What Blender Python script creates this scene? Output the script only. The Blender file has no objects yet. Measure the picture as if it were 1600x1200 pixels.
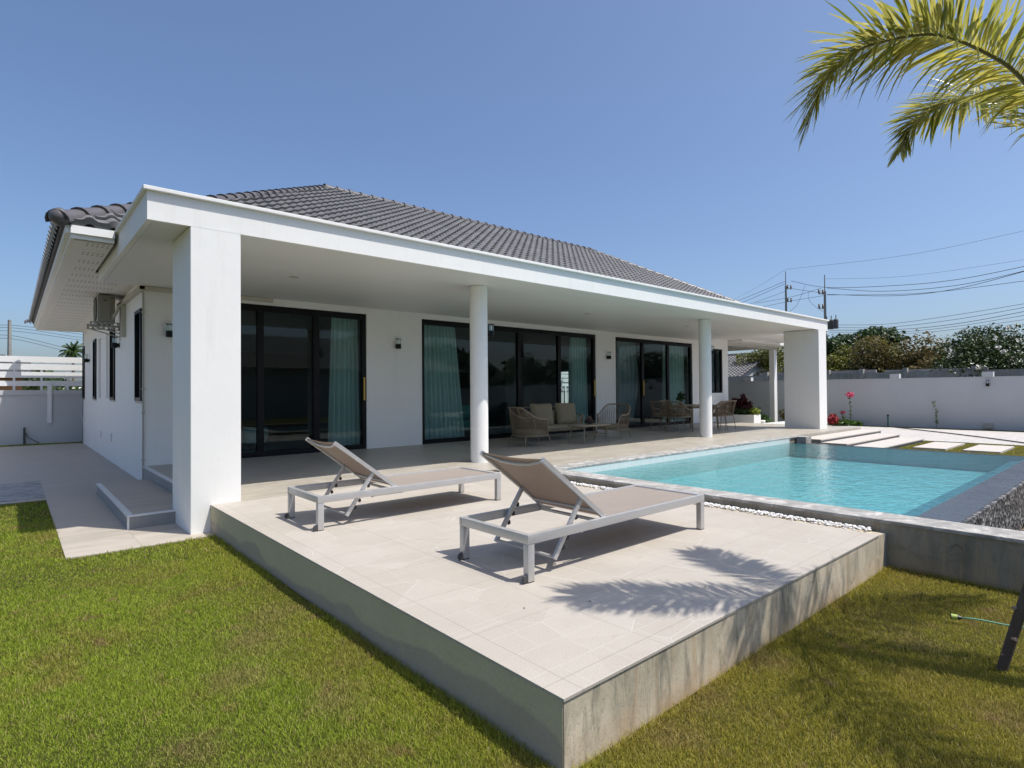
import bpy, math, random
import numpy as np
from mathutils import Vector, Matrix
random.seed(7); rng = np.random.default_rng(7)
C = bpy.context.scene.collection
sc = bpy.context.scene

# ------------------------------------------------------------------ camera
cam_d = bpy.data.cameras.new("camera"); cam = bpy.data.objects.new("camera", cam_d); C.objects.link(cam)
cam_d.sensor_fit = 'HORIZONTAL'; cam_d.sensor_width = 36.0; cam_d.lens = 892.735/1600*36.0
cam_d.clip_start = 0.05; cam_d.clip_end = 2000.0
yaw, pitch, roll = 0.719518458, 0.0128397558, -0.0076031004
cy, sy, cp, sp, cr, sr = math.cos(yaw), math.sin(yaw), math.cos(pitch), math.sin(pitch), math.cos(roll), math.sin(roll)
fwd = Vector((sy*cp, cy*cp, sp)); right0 = Vector((cy, -sy, 0)); up0 = right0.cross(fwd)
right = cr*right0 + sr*up0; up = -sr*right0 + cr*up0
CAM = Vector((-1.65315546, -1.58877138, 1.22))
m4 = Matrix((right, up, -fwd)).transposed().to_4x4(); m4.translation = CAM
cam.matrix_world = m4
sc.camera = cam

# ------------------------------------------------------------------ light
KX, KY = 0.26, -0.40            # towards the sun, per metre of height
SUN_EL = math.atan(1/math.hypot(KX, KY))
SUN_AZ = math.atan2(KX, KY)     # clockwise from +Y
w = bpy.data.worlds.new("World"); sc.world = w; w.use_nodes = True
nt = w.node_tree; nt.nodes.clear()
sky = nt.nodes.new('ShaderNodeTexSky'); sky.sky_type = 'NISHITA'; sky.sun_disc = False
sky.sun_elevation = SUN_EL; sky.sun_rotation = SUN_AZ; sky.altitude = 0; sky.air_density = 0.9
sky.dust_density = 2.5; sky.ozone_density = 6.0
bg = nt.nodes.new('ShaderNodeBackground'); bg.inputs[1].default_value = 0.122
ow = nt.nodes.new('ShaderNodeOutputWorld')
nt.links.new(sky.outputs[0], bg.inputs[0]); nt.links.new(bg.outputs[0], ow.inputs[0])
sd = bpy.data.lights.new("sun", 'SUN'); sd.energy = 3.95; sd.angle = math.radians(0.53); sd.color = (1.0, 0.955, 0.89)
so = bpy.data.objects.new("sun", sd); C.objects.link(so)
so.rotation_euler = Vector((KX, KY, 1)).to_track_quat('Z', 'Y').to_euler(); so.location = (5, -10, 25)
sc.view_settings.view_transform = 'Standard'; sc.view_settings.look = 'None'
sc.view_settings.exposure = 0.45; sc.view_settings.gamma = 1.0
sc.cycles.max_bounces = 10; sc.cycles.transparent_max_bounces = 16

# ------------------------------------------------------------------ material helpers
class NT:
    def __init__(s, name):
        s.m = bpy.data.materials.new(name); s.m.use_nodes = True; s.t = s.m.node_tree; s.t.nodes.clear()
        s.out = s.n('ShaderNodeOutputMaterial')
    def n(s, typ, **k):
        x = s.t.nodes.new(typ)
        for a, b in k.items(): setattr(x, a, b)
        return x
    def l(s, a, b): s.t.links.new(a, b)
    def set(s, sock, v):
        if isinstance(v, bpy.types.NodeSocket): s.l(v, sock)
        elif v is not None:
            if hasattr(sock, 'default_value') and hasattr(sock.default_value, '__len__') and not hasattr(v, '__len__'): v = (v,)*len(sock.default_value)
            if hasattr(v, '__len__') and len(v) == 3 and len(sock.default_value) == 4: v = (*v, 1)
            sock.default_value = v
    def pos(s, scale=(1, 1, 1), rot=(0, 0, 0), src='Position'):
        if src == 'Position': g = s.n('ShaderNodeNewGeometry').outputs['Position']
        else: g = s.n('ShaderNodeTexCoord').outputs[src]
        mp = s.n('ShaderNodeMapping'); s.l(g, mp.inputs[0]); mp.inputs['Scale'].default_value = scale; mp.inputs['Rotation'].default_value = rot
        return mp.outputs[0]
    def noise(s, vec, scale, detail=4, rough=0.55, dist=0.0, out='Fac'):
        x = s.n('ShaderNodeTexNoise'); s.l(vec, x.inputs['Vector']); x.inputs['Scale'].default_value = scale
        x.inputs['Detail'].default_value = detail; x.inputs['Roughness'].default_value = rough; x.inputs['Distortion'].default_value = dist
        return x.outputs[out]
    def ramp(s, fac, stops, interp='LINEAR'):
        x = s.n('ShaderNodeValToRGB'); s.l(fac, x.inputs[0]); x.color_ramp.interpolation = interp
        e = x.color_ramp.elements
        while len(e) < len(stops): e.new(0.5)
        for i, (p, c) in enumerate(stops):
            if not hasattr(c, '__len__'): c = (c, c, c)
            e[i].position = p; e[i].color = (*c, 1)
        return x.outputs[0]
    def mix(s, f, a, b, mode='MIX'):
        x = s.n('ShaderNodeMix', data_type='RGBA', blend_type=mode); s.set(x.inputs[0], f); s.set(x.inputs[6], a); s.set(x.inputs[7], b)
        return x.outputs[2]
    def math(s, op, a, b=None, c=None, clamp=False):
        x = s.n('ShaderNodeMath', operation=op); x.use_clamp = clamp; s.set(x.inputs[0], a)
        if b is not None: s.set(x.inputs[1], b)
        if c is not None: s.set(x.inputs[2], c)
        return x.outputs[0]
    def bump(s, h, strength=0.3, dist=0.01, normal=None):
        x = s.n('ShaderNodeBump'); s.l(h, x.inputs['Height']); x.inputs['Strength'].default_value = strength; x.inputs['Distance'].default_value = dist
        if normal is not None: s.l(normal, x.inputs['Normal'])
        return x.outputs[0]
    def pbr(s, col, rough=0.6, metal=0.0, normal=None, spec=None, **k):
        x = s.n('ShaderNodeBsdfPrincipled'); s.set(x.inputs['Base Color'], col); s.set(x.inputs['Roughness'], rough); s.set(x.inputs['Metallic'], metal)
        if normal is not None: s.l(normal, x.inputs['Normal'])
        if spec is not None: x.inputs['Specular IOR Level'].default_value = spec
        for a, b in k.items(): s.set(x.inputs[a], b)
        return x.outputs[0]
    def done(s, sh): s.l(sh, s.out.inputs[0]); return s.m

def simple(name, col, rough=0.55, metal=0.0, spec=None, var=0.06, vs=9.0, bump=0.0, bs=120.0):
    t = NT(name); p = t.pos(); n = t.noise(p, vs, 5)
    c = t.mix(n, [max(0, x*(1-var)) for x in col], [x*(1+var) for x in col])
    nm = t.bump(t.noise(p, bs, 3), bump, 0.003) if bump else None
    return t.done(t.pbr(c, rough, metal, nm, spec))

M = {}
def mat_plaster(name, col=(0.80, 0.792, 0.762), dirt=0.05):
    t = NT(name); p = t.pos()
    a = t.noise(p, 0.9, 5, 0.6); b = t.noise(t.pos((3, 3, .35)), 2.2, 5, 0.65)
    c = t.mix(t.ramp(a, [(.3, 0), (.75, 1)]), col, [x*(1-dirt) for x in col])
    c = t.mix(t.math('MULTIPLY', t.ramp(b, [(.55, 0), (.8, 1)]), .35), c, (.62, .61, .57))
    s_ = t.noise(t.pos((11, 11, .5)), 1.4, 6, .75); c = t.mix(t.math('MULTIPLY', t.ramp(s_, [(.60, 0), (.74, 1)]), .22), c, (.50, .49, .45))
    c = t.mix(t.ramp(t.noise(p, 11, 5, .7), [(.70, 0), (.80, .18)]), c, (.50, .48, .44))
    nm = t.bump(t.math('ADD', t.math('MULTIPLY', t.noise(p, 130, 3), .8), t.math('MULTIPLY', t.noise(p, 5, 4, .6), 3.0)), 0.2, 0.005)
    return t.done(t.pbr(c, 0.62, 0, nm, .3))
M['plaster'] = mat_plaster('white_plaster')
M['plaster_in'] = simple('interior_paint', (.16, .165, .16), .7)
M['fence_white'] = mat_plaster('painted_fence', (.80, .80, .79), .03)
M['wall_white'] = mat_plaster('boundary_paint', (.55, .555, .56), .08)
M['shade_wall'] = mat_plaster('boundary_paint_shaded', (.50, .48, .455), .08)  # darker, warmer copy for the carport roof, its shade put into the colour

def mat_soffit():
    t = NT('perforated_soffit_board'); p = t.pos()
    s = t.n('ShaderNodeSeparateXYZ'); t.l(p, s.inputs[0])
    # slots: rows across X, in pairs along Y
    fy = t.math('FRACT', t.math('MULTIPLY', s.outputs[1], 1/.62))
    band = t.math('ADD', t.math('COMPARE', fy, .30, .035), t.math('COMPARE', fy, .52, .035))
    fx = t.math('FRACT', t.math('MULTIPLY', s.outputs[0], 1/.055))
    dot = t.math('COMPARE', fx, .5, .22)
    xin = t.math('MULTIPLY', t.math('GREATER_THAN', s.outputs[0], -0.94), t.math('LESS_THAN', s.outputs[0], -0.22))
    f = t.math('MULTIPLY', t.math('MULTIPLY', band, dot), xin, clamp=True)
    c = t.mix(f, (.76, .74, .70), (.10, .095, .09))
    fb = t.math('COMPARE', t.math('FRACT', t.math('MULTIPLY', s.outputs[1], 1/.62)), .98, .008)
    c = t.mix(t.math('MULTIPLY', fb, .35), c, (.3, .28, .26))
    return t.done(t.pbr(c, .6))
M['soffit'] = mat_soffit()

def mat_ceiling():
    t = NT('porch_ceiling_paint'); p = t.pos((.5, 1.6, 1))
    n = t.noise(p, .8, 3, .5, .3)
    c = t.mix(n, (.70, .70, .665), (.76, .76, .73))
    r = .5
    return t.done(t.pbr(c, r))
M['ceiling'] = mat_ceiling()

def mat_concrete(name, c0, c1, stain=(.13, .13, .10), warm=(.47, .33, .19), patch=.5, base_z=-.3):
    t = NT(name); p = t.pos()
    big = t.noise(p, 1.1, 6, .62, .8); mid = t.noise(p, 4.5, 6, .65, .5); fine = t.noise(p, 60, 4, .6)
    st = t.noise(t.pos((5, 5, .9)), 1.6, 7, .75, .6)
    c = t.mix(t.ramp(big, [(.3, 0), (.7, 1)]), c0, c1)
    c = t.mix(t.math('MULTIPLY', t.ramp(mid, [(.5, 0), (.62, 1)]), .35), c, [x*.62 for x in c0])
    c = t.mix(t.math('MULTIPLY', t.ramp(st, [(.50, 0), (.66, 1)]), patch), c, stain)
    st2 = t.noise(t.pos((5, 5, .4), (0, 0, .4)), 1.9, 5, .7)
    c = t.mix(t.math('MULTIPLY', t.ramp(st2, [(.54, 0), (.68, 1)]), .65), c, warm)
    s = t.n('ShaderNodeSeparateXYZ'); t.l(p, s.inputs[0])
    low = t.math('SUBTRACT', 1.0, t.math('MULTIPLY', t.math('SUBTRACT', s.outputs[2], base_z), 7.0), clamp=True)
    c = t.mix(t.math('MULTIPLY', low, t.ramp(mid, [(.35, 0), (.6, .75)])), c, warm)
    c = t.mix(t.ramp(t.noise(p, 5, 6, .72, 1.8), [(.62, 0), (.66, .55)]), c, [x*.5 for x in c0])
    pit = t.n('ShaderNodeTexVoronoi'); t.l(p, pit.inputs[0]); pit.inputs['Scale'].default_value = 42
    c = t.mix(t.math('MULTIPLY', t.math('LESS_THAN', pit.outputs[0], .13), .55), c, (.10, .09, .07))
    c = t.mix(t.math('MULTIPLY', fine, .32), c, (.12, .11, .09))
    h = t.math('ADD', t.math('MULTIPLY', fine, .35), mid)
    return t.done(t.pbr(c, .85, 0, t.bump(h, .55, .006)))
M['concrete'] = mat_concrete('stained_concrete', (.38, .34, .25), (.70, .60, .45), patch=.8)
M['concrete_dark'] = mat_concrete('damp_concrete', (.16, .145, .11), (.44, .395, .31), patch=.6)

def mat_wavestain():
    # deck side with a wandering damp-line between two tones of render
    t = NT('two_tone_render'); p = t.pos(); s = t.n('ShaderNodeSeparateXYZ'); t.l(p, s.inputs[0])
    wv = t.noise(t.pos((0, 1, 0)), .55, 3, .5); wv2 = t.math('MULTIPLY', t.math('SUBTRACT', wv, .5), .75)
    f = t.ramp(t.math('ADD', t.math('ADD', s.outputs[2], wv2), t.math('MULTIPLY_ADD', t.noise(p, 22, 5, .7), .05, .63)), [(.455, 0), (.475, 1)])
    mid = t.noise(p, 4, 6, .65, .5); fine = t.noise(p, 60, 4)
    a = t.mix(mid, (.50, .44, .27), (.61, .53, .35)); b = t.mix(mid, (.38, .32, .235), (.50, .42, .32))
    c = t.mix(f, b, a); c = t.mix(t.math('MULTIPLY', fine, .25), c, (.1, .1, .1))
    return t.done(t.pbr(c, .85, 0, t.bump(t.math('ADD', fine, t.math('MULTIPLY', mid, 2)), .5, .005)))
M['deck_side'] = mat_wavestain()

def grid_lines(t, p, sx, sy, w, ox=0., oy=0.):
    s = t.n('ShaderNodeSeparateXYZ'); t.l(p, s.inputs[0])
    fx = t.math('FRACT', t.math('MULTIPLY', t.math('ADD', s.outputs[0], ox+100*sx), 1/sx)); fy = t.math('FRACT', t.math('MULTIPLY', t.math('ADD', s.outputs[1], oy+100*sy), 1/sy))
    a = t.math('COMPARE', fx, .5, w/sx/2); b = t.math('COMPARE', fy, .5, w/sy/2)
    return t.math('MAXIMUM', a, b)

def mat_deck():
    t = NT('pale_stone_deck_tile'); p = t.pos()
    j = grid_lines(t, p, .6, .6, .0035, .19, .19)
    br = t.n('ShaderNodeTexBrick'); t.l(p, br.inputs[0]); br.inputs['Scale'].default_value = 1.0
    br.inputs['Brick Width'].default_value = .41; br.inputs['Row Height'].default_value = .20; br.inputs['Mortar Size'].default_value = .0022
    br.inputs['Mortar Smooth'].default_value = .3; br.offset = .37; br.squash = .7; br.squash_frequency = 3
    br.inputs[1].default_value = (0, 0, 0, 1); br.inputs[2].default_value = (0, 0, 0, 1); br.inputs[3].default_value = (1, 1, 1, 1)
    vo = t.n('ShaderNodeTexVoronoi', feature='DISTANCE_TO_EDGE'); t.l(p, vo.inputs[0]); vo.inputs['Scale'].default_value = 2.3; vo.inputs['Randomness'].default_value = .9
    vl = t.math('LESS_THAN', vo.outputs[0], .006)
    msk = t.math('GREATER_THAN', t.noise(p, 1.7, 1), .5)
    vl = t.math('MULTIPLY', vl, msk)
    brl = t.math('MULTIPLY', br.outputs[0], t.math('LESS_THAN', t.noise(t.pos((1, 1, 1), (0, 0, 1)), 2.1, 1), .58))
    ln = t.math('MAXIMUM', vl, brl, clamp=True)
    vc = t.n('ShaderNodeTexVoronoi'); t.l(p, vc.inputs[0]); vc.inputs['Scale'].default_value = 2.3; vc.inputs['Randomness'].default_value = .9
    cell = t.n('ShaderNodeSeparateColor'); t.l(vc.outputs['Color'], cell.inputs[0])
    sp_ = t.noise(p, 150, 4, .75); bl = t.noise(p, 1.6, 6, .65)
    c = t.mix(cell.outputs[0], (.415, .378, .322), (.465, .428, .372))
    c = t.mix(t.ramp(bl, [(.35, 0), (.7, .55)]), c, (.35, .31, .265))
    c = t.mix(t.ramp(sp_, [(.40, 0), (.66, .62)]), c, (.27, .24, .205))
    c = t.mix(t.math('MULTIPLY', ln, .35), c, (.56, .53, .49))
    c = t.mix(t.math('MULTIPLY', j, .7), c, (.20, .18, .155))
    drt = t.noise(p, 14, 5, .7); c = t.mix(t.ramp(drt, [(.60, 0), (.78, .45)]), c, (.24, .205, .165))
    h = t.math('SUBTRACT', t.math('MULTIPLY', sp_, .3), t.math('ADD', ln, j))
    return t.done(t.pbr(c, .72, 0, t.bump(h, .35, .003)))
M['deck'] = mat_deck()

def mat_tile(name, c0, c1, sx=1.2, sy=.6, joint=(.20, .185, .165), rough=.42, ox=0., oy=0.):
    t = NT(name); p = t.pos(); j = grid_lines(t, p, sx, sy, .005, ox, oy)
    s = t.n('ShaderNodeSeparateXYZ'); t.l(p, s.inputs[0])
    cx = t.math('FLOOR', t.math('ADD', t.math('MULTIPLY', t.math('ADD', s.outputs[0], ox), 1/sx), .5)); cyy = t.math('FLOOR', t.math('ADD', t.math('MULTIPLY', t.math('ADD', s.outputs[1], oy), 1/sy), .5))
    cv = t.n('ShaderNodeCombineXYZ'); t.l(cx, cv.inputs[0]); t.l(cyy, cv.inputs[1]); wn = t.n('ShaderNodeTexWhiteNoise', noise_dimensions='2D'); t.l(cv.outputs[0], wn.inputs[0])
    off = t.n('ShaderNodeVectorMath', operation='MULTIPLY_ADD'); t.l(wn.outputs['Color'], off.inputs[0]); off.inputs[1].default_value = (40, 40, 0); t.l(t.pos((.9, 5.5, 1)), off.inputs[2])
    st = t.noise(off.outputs[0], 1.5, 7, .68, 1.1); sp_ = t.noise(t.pos((1, 3, 1)), 55, 4, .75); bl = t.noise(p, .7, 4); fl_ = t.noise(off.outputs[0], 9, 4, .7)
    c = t.mix(t.ramp(st, [(.32, 0), (.68, 1)]), [x*.90 for x in c0], c1)
    c = t.mix(t.ramp(fl_, [(.58, 0), (.72, .35)]), c, [x*.66 for x in c0]); c = t.mix(t.math('MULTIPLY', wn.outputs[0], .10), c, [x*.6 for x in c0])
    c = t.mix(t.math('MULTIPLY', sp_, .35), c, [x*.62 for x in c0]); c = t.mix(t.ramp(bl, [(.5, 0), (.75, .25)]), c, [x*.8 for x in c0])
    c = t.mix(t.math('MULTIPLY', j, .75), c, joint)
    r = t.ramp(st, [(.3, rough-.08), (.8, rough+.12)])
    return t.done(t.pbr(c, r, 0, t.bump(t.math('SUBTRACT', t.math('MULTIPLY', sp_, .3), j), .3, .003)))
M['terrace'] = mat_tile('beige_porcelain_tile', (.37, .335, .28), (.50, .46, .39), ox=.31, oy=.2)
M['path'] = mat_tile('grey_beige_path_tile', (.40, .355, .295), (.54, .48, .405), ox=.07, oy=.17, rough=.5)
M['step_edge'] = simple('pale_step_nosing', (.66, .66, .65), .5)
M['riser'] = mat_tile('grey_riser_tile', (.25, .255, .25), (.33, .335, .325), rough=.5)
M['step_pale'] = simple('pale_tread_stone', (.50, .46, .41), .6, var=.15)
M['step_side'] = simple('grey_step_side', (.27, .26, .25), .7)

def mat_marble():
    t = NT('dark_veined_slab'); p = t.pos((1.2, 5.5, 1)); n = t.noise(p, 2.0, 6, .7, 2.0)
    c = t.ramp(n, [(.40, (.06, .062, .066)), (.50, (.20, .20, .20)), (.56, (.42, .41, .39)), (.66, (.12, .12, .12))])
    return t.done(t.pbr(c, .45))
M['marble'] = mat_marble()

def mat_coping():
    t = NT('weathered_coping'); p = t.pos(); n = t.noise(p, 5, 6, .7, 1.0); n2 = t.noise(p, 70, 4)
    c = t.ramp(n, [(.3, (.20, .195, .18)), (.5, (.30, .29, .27)), (.66, (.56, .54, .51))])
    c = t.mix(t.math('MULTIPLY', n2, .3), c, (.2, .19, .18))
    return t.done(t.pbr(c, .8, 0, t.bump(n2, .5, .004)))
M['coping'] = mat_coping()

def mat_pooltile():
    t = NT('aqua_pool_mosaic'); p = t.pos(); j = grid_lines(t, p, .1, .1, .004)
    n = t.noise(p, 3.0, 4); vo = t.n('ShaderNodeTexVoronoi'); t.l(p, vo.inputs[0]); vo.inputs['Scale'].default_value = 9
    c = t.mix(n, (.37, .52, .52), (.43, .58, .58)); s = t.n('ShaderNodeSeparateColor'); t.l(vo.outputs['Color'], s.inputs[0])
    c = t.mix(t.math('MULTIPLY', s.outputs[0], .12), c, (.28, .46, .48)); c = t.mix(t.math('MULTIPLY', j, .5), c, (.22, .38, .40))
    return t.done(t.pbr(c, .5))
M['pooltile'] = mat_pooltile()
M['pooledge'] = simple('edge_mosaic_and_shade', (.15, .25, .29), .5, var=.12, vs=30)  # tile for the inner wall, darkened to paint shade along the edge
def mat_poolwall():
    t = NT('wet_pool_wall_tile'); p = t.pos((1, 1, 1)); j = grid_lines(t, p, .13, .13, .006)
    n = t.noise(t.pos((14, 14, 2.5)), 1.5, 4, .7)
    c = t.mix(n, (.42, .50, .49), (.74, .75, .72)); c = t.mix(t.math('MULTIPLY', j, .4), c, (.45, .47, .46))
    return t.done(t.pbr(c, .35))
M['poolwall'] = mat_poolwall()

def mat_water():
    t = NT('pool_water'); p = t.pos((1.0, 1.5, 1), (0, 0, .5)); a = t.noise(p, 3.2, 4, .55, .6); b = t.noise(t.pos((1, 1, 1), (0, 0, -.3)), 15, 3, .55)
    h = t.math('ADD', t.math('MULTIPLY', a, 1.0), t.math('MULTIPLY', b, .42))
    nm = t.bump(h, .55, .04)
    tr = t.n('ShaderNodeBsdfTransparent')
    cc = t.mix(t.ramp(t.noise(t.pos((1.0, 1.6, 1)), 7.5, 5, .65, 1.6), [(.38, 0), (.62, 1)]), (.36, .68, .73), (.60, .87, .91))  # mottled tint puts the ripple highlights into the colour
    t.l(cc, tr.inputs[0])
    gl = t.n('ShaderNodeBsdfGlossy'); gl.inputs['Roughness'].default_value = .03; t.l(nm, gl.inputs['Normal'])
    fr = t.n('ShaderNodeFresnel'); fr.inputs[0].default_value = 1.33; t.l(nm, fr.inputs['Normal'])
    mx = t.n('ShaderNodeMixShader'); t.l(t.math('MULTIPLY', fr.outputs[0], .95), mx.inputs[0]); t.l(tr.outputs[0], mx.inputs[1]); t.l(gl.outputs[0], mx.inputs[2])
    return t.done(mx.outputs[0])
M['water'] = mat_water()

def mat_slate():
    t = NT('wet_slate_weir'); p = t.pos((2, .8, 1), (0, 0, .5)); n = t.noise(p, 3, 5, .6, .8); n2 = t.noise(p, 16, 3)
    c = t.mix(n, (.03, .033, .036), (.09, .09, .092))
    return t.done(t.pbr(c, t.ramp(n, [(.35, .05), (.7, .4)]), 0, t.bump(t.math('ADD', n, t.math('MULTIPLY', n2, .4)), .35, .02), .3))
M['slate'] = mat_slate()
def mat_ledge():
    t = NT('split_face_slate'); p = t.pos((1, 1, 1.4)); vo = t.n('ShaderNodeTexVoronoi'); t.l(p, vo.inputs[0]); vo.inputs['Scale'].default_value = 17
    s = t.n('ShaderNodeSeparateColor'); t.l(vo.outputs['Color'], s.inputs[0]); n = t.noise(p, 40, 4, .7)
    c = t.ramp(t.math('ADD', t.math('MULTIPLY', s.outputs[0], .6), t.math('MULTIPLY', n, .4)), [(.3, (.012, .012, .014)), (.55, (.06, .06, .06)), (.8, (.26, .25, .235))])
    return t.done(t.pbr(c, .6, 0, t.bump(vo.outputs[0], 1.0, .02)))
M['ledge'] = mat_ledge()
M['pebble'] = simple('white_pebble', (.74, .72, .69), .6, var=.15, vs=25)
M['pebble_dark'] = simple('dark_wet_pebble', (.05, .05, .052), .25, var=.5, vs=14)

def mat_rooftile():
    t = NT('charcoal_roof_tile'); p = t.pos(); n = t.noise(p, 1.5, 5, .6); n2 = t.noise(p, 26, 4, .7)
    vo = t.n('ShaderNodeTexVoronoi'); t.l(t.pos((1, 1, .3)), vo.inputs[0]); vo.inputs['Scale'].default_value = 3.6; sv = t.n('ShaderNodeSeparateColor'); t.l(vo.outputs['Color'], sv.inputs[0])
    c = t.mix(n, (.12, .12, .12), (.175, .174, .172)); c = t.mix(t.math('MULTIPLY', n2, .35), c, (.21, .20, .195)); c = t.mix(t.math('MULTIPLY', sv.outputs[0], .5), c, (.075, .074, .076)); c = t.mix(t.ramp(t.noise(p, 2.2, 5, .7), [(.58, 0), (.75, .45)]), c, (.23, .215, .19))
    return t.done(t.pbr(c, .55, 0, t.bump(n2, .3, .004)))
M['tile'] = mat_rooftile()
M['tile_cap'] = simple('ridge_cap', (.095, .088, .09), .42, var=.15)
M['frame'] = simple('black_aluminium', (.006, .006, .007), .4, 0, .2)
def mat_glass(name='tinted_glass', tint=(.66, .83, .80)):
    t = NT(name); tr = t.n('ShaderNodeBsdfTransparent'); tr.inputs[0].default_value = (*tint, 1)
    gl = t.n('ShaderNodeBsdfGlossy'); gl.inputs['Roughness'].default_value = 0.0; gl.inputs['Color'].default_value = (.85, .95, .93, 1)
    fr = t.n('ShaderNodeFresnel'); fr.inputs[0].default_value = 1.5
    f = t.math('MULTIPLY_ADD', fr.outputs[0], .85, .0, clamp=True)
    mx = t.n('ShaderNodeMixShader'); t.l(f, mx.inputs[0]); t.l(tr.outputs[0], mx.inputs[1]); t.l(gl.outputs[0], mx.inputs[2])
    return t.done(mx.outputs[0])
M['glass'] = mat_glass()
M['clear'] = mat_glass('clear_lamp_glass', (.93, .95, .95))
M['yellow'] = simple('yellow_handle', (.55, .36, .06), .4)
def mat_curtain(name, col, tl=.35):
    t = NT(name); p = t.pos((1, 1, .2)); n = t.noise(p, 14, 3)
    c = t.mix(n, [x*.9 for x in col], col)
    a = t.pbr(c, .8); b = t.n('ShaderNodeBsdfTranslucent'); t.set(b.inputs[0], c)
    mx = t.n('ShaderNodeMixShader'); mx.inputs[0].default_value = tl; t.l(a, mx.inputs[1]); t.l(b.outputs[0], mx.inputs[2])
    return t.done(mx.outputs[0])
M['curtain'] = mat_curtain('pale_curtain', (.82, .90, .88))
M['sheer'] = mat_curtain('sheer_curtain', (.62, .64, .68), .5)
def mat_alu():
    t = NT('brushed_aluminium'); n = t.noise(t.pos((3, 60, 60)), 3, 4, .6); p = t.noise(t.pos(), 14, 4)
    c = t.mix(n, (.44, .43, .42), (.60, .59, .575))
    return t.done(t.pbr(c, t.ramp(p, [(.3, .36), (.7, .5)]), .55, t.bump(n, .12, .001)))
M['alu'] = mat_alu()
def mat_sling():
    t = NT('taupe_sling_mesh'); p = t.pos(src='Object'); w1 = t.n('ShaderNodeTexWave', wave_type='BANDS', bands_direction='X'); t.l(p, w1.inputs[0]); w1.inputs['Scale'].default_value = 90
    w2 = t.n('ShaderNodeTexWave', wave_type='BANDS', bands_direction='Y'); t.l(p, w2.inputs[0]); w2.inputs['Scale'].default_value = 90
    n = t.noise(p, 6, 4); wv = t.math('MULTIPLY', w1.outputs[1], w2.outputs[1])
    c = t.mix(n, (.255, .218, .185), (.31, .265, .225)); c = t.mix(t.math('MULTIPLY', wv, .3), c, (.20, .17, .145))
    a = t.pbr(c, .75, 0, t.bump(wv, .3, .001)); b = t.n('ShaderNodeBsdfTranslucent'); b.inputs[0].default_value = (.34, .21, .14, 1)
    mx = t.n('ShaderNodeMixShader'); mx.inputs[0].default_value = .08; t.l(a, mx.inputs[1]); t.l(b.outputs[0], mx.inputs[2])
    return t.done(mx.outputs[0])
M['sling'] = mat_sling()
M['black'] = simple('black_plastic', (.015, .015, .016), .45)
M['dark_alu'] = simple('dark_lamp_metal', (.008, .008, .009), .45, 0, .25)
M['rope'] = simple('woven_rope', (.17, .122, .075), .8, var=.3, vs=60, bump=.4)
M['rattan_frame'] = simple('taupe_powder_coat', (.23, .18, .115), .5, var=.1)
M['cushion'] = simple('khaki_cushion', (.25, .205, .13), .9, var=.1, vs=12, bump=.3, bs=300)
M['table_top'] = simple('taupe_table_top', (.26, .215, .15), .45, var=.15)
M['ac'] = simple('beige_condenser_metal', (.27, .255, .21), .5, var=.05)
M['ac_dark'] = simple('condenser_grille', (.05, .05, .05), .6)
M['duct'] = simple('cream_trunking', (.50, .47, .39), .55, var=.04)
M['bracket'] = simple('painted_bracket', (.40, .38, .33), .5)
M['pole'] = mat_concrete('pole_concrete', (.26, .25, .24), (.36, .35, .33), patch=.15)
M['wire'] = simple('cable_black', (.03, .03, .035), .6)
M['porcelain'] = simple('brown_insulator', (.09, .05, .045), .4)
M['bark'] = mat_concrete('palm_bark', (.12, .105, .085), (.26, .215, .15), patch=.4)
M['prop_wood'] = mat_concrete('dark_prop_bark', (.045, .028, .02), (.11, .07, .05), warm=(.09, .05, .03), patch=.5)
M['knot'] = simple('cut_knot', (.32, .24, .18), .8)
M['block'] = mat_concrete('rendered_block_wall', (.26, .25, .24), (.40, .385, .37), warm=(.38, .31, .24), patch=.3)
M['orange_wall'] = simple('orange_house_wall', (.45, .20, .08), .8)
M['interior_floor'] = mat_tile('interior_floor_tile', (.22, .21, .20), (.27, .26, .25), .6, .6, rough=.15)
M['teal'] = simple('teal_upholstery', (.10, .28, .26), .8)
M['soil'] = simple('dark_soil', (.08, .06, .045), .95, var=.4)
M['hose'] = simple('green_hose', (.12, .30, .20), .35, var=.05)
M['hose_dark'] = simple('grey_hose', (.07, .075, .07), .5)
M['lime'] = simple('lime_hose_fitting', (.35, .45, .10), .4)
M['bowl'] = simple('dark_ceramic', (.05, .045, .04), .3)
M['wood'] = simple('dark_walnut', (.06, .04, .03), .4)

def mat_leaf(name, c0, c1, c2=None, tl=.35, rough=.45):
    t = NT(name); g = t.n('ShaderNodeNewGeometry'); p = t.pos(); n = t.noise(p, 1.6, 3)
    c = t.mix(g.outputs['Random Per Island'], c0, c1)
    if c2: c = t.mix(t.ramp(n, [(.45, 0), (.62, 1)]), c, t.mix(g.outputs['Random Per Island'], c2, c1))
    a = t.pbr(c, rough, 0, spec=.35); b = t.n('ShaderNodeBsdfTranslucent'); t.set(b.inputs[0], c)
    mx = t.n('ShaderNodeMixShader'); mx.inputs[0].default_value = tl; t.l(a, mx.inputs[1]); t.l(b.outputs[0], mx.inputs[2])
    return t.done(mx.outputs[0])
M['palm_leaf'] = mat_leaf('palm_leaflet', (.15, .19, .02), (.66, .58, .16), (.42, .42, .05), .42, .30)
M['rachis'] = simple('palm_rachis', (.16, .15, .07), .5, var=.3)
M['leaf_dark'] = mat_leaf('dark_green_leaf', (.022, .045, .012), (.06, .10, .03), tl=.25)
M['leaf_olive'] = mat_leaf('olive_leaf', (.05, .07, .010), (.17, .185, .03), (.16, .12, .03))
M['leaf_brown'] = mat_leaf('dry_leaf', (.08, .07, .025), (.18, .15, .045), (.15, .09, .04))
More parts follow.
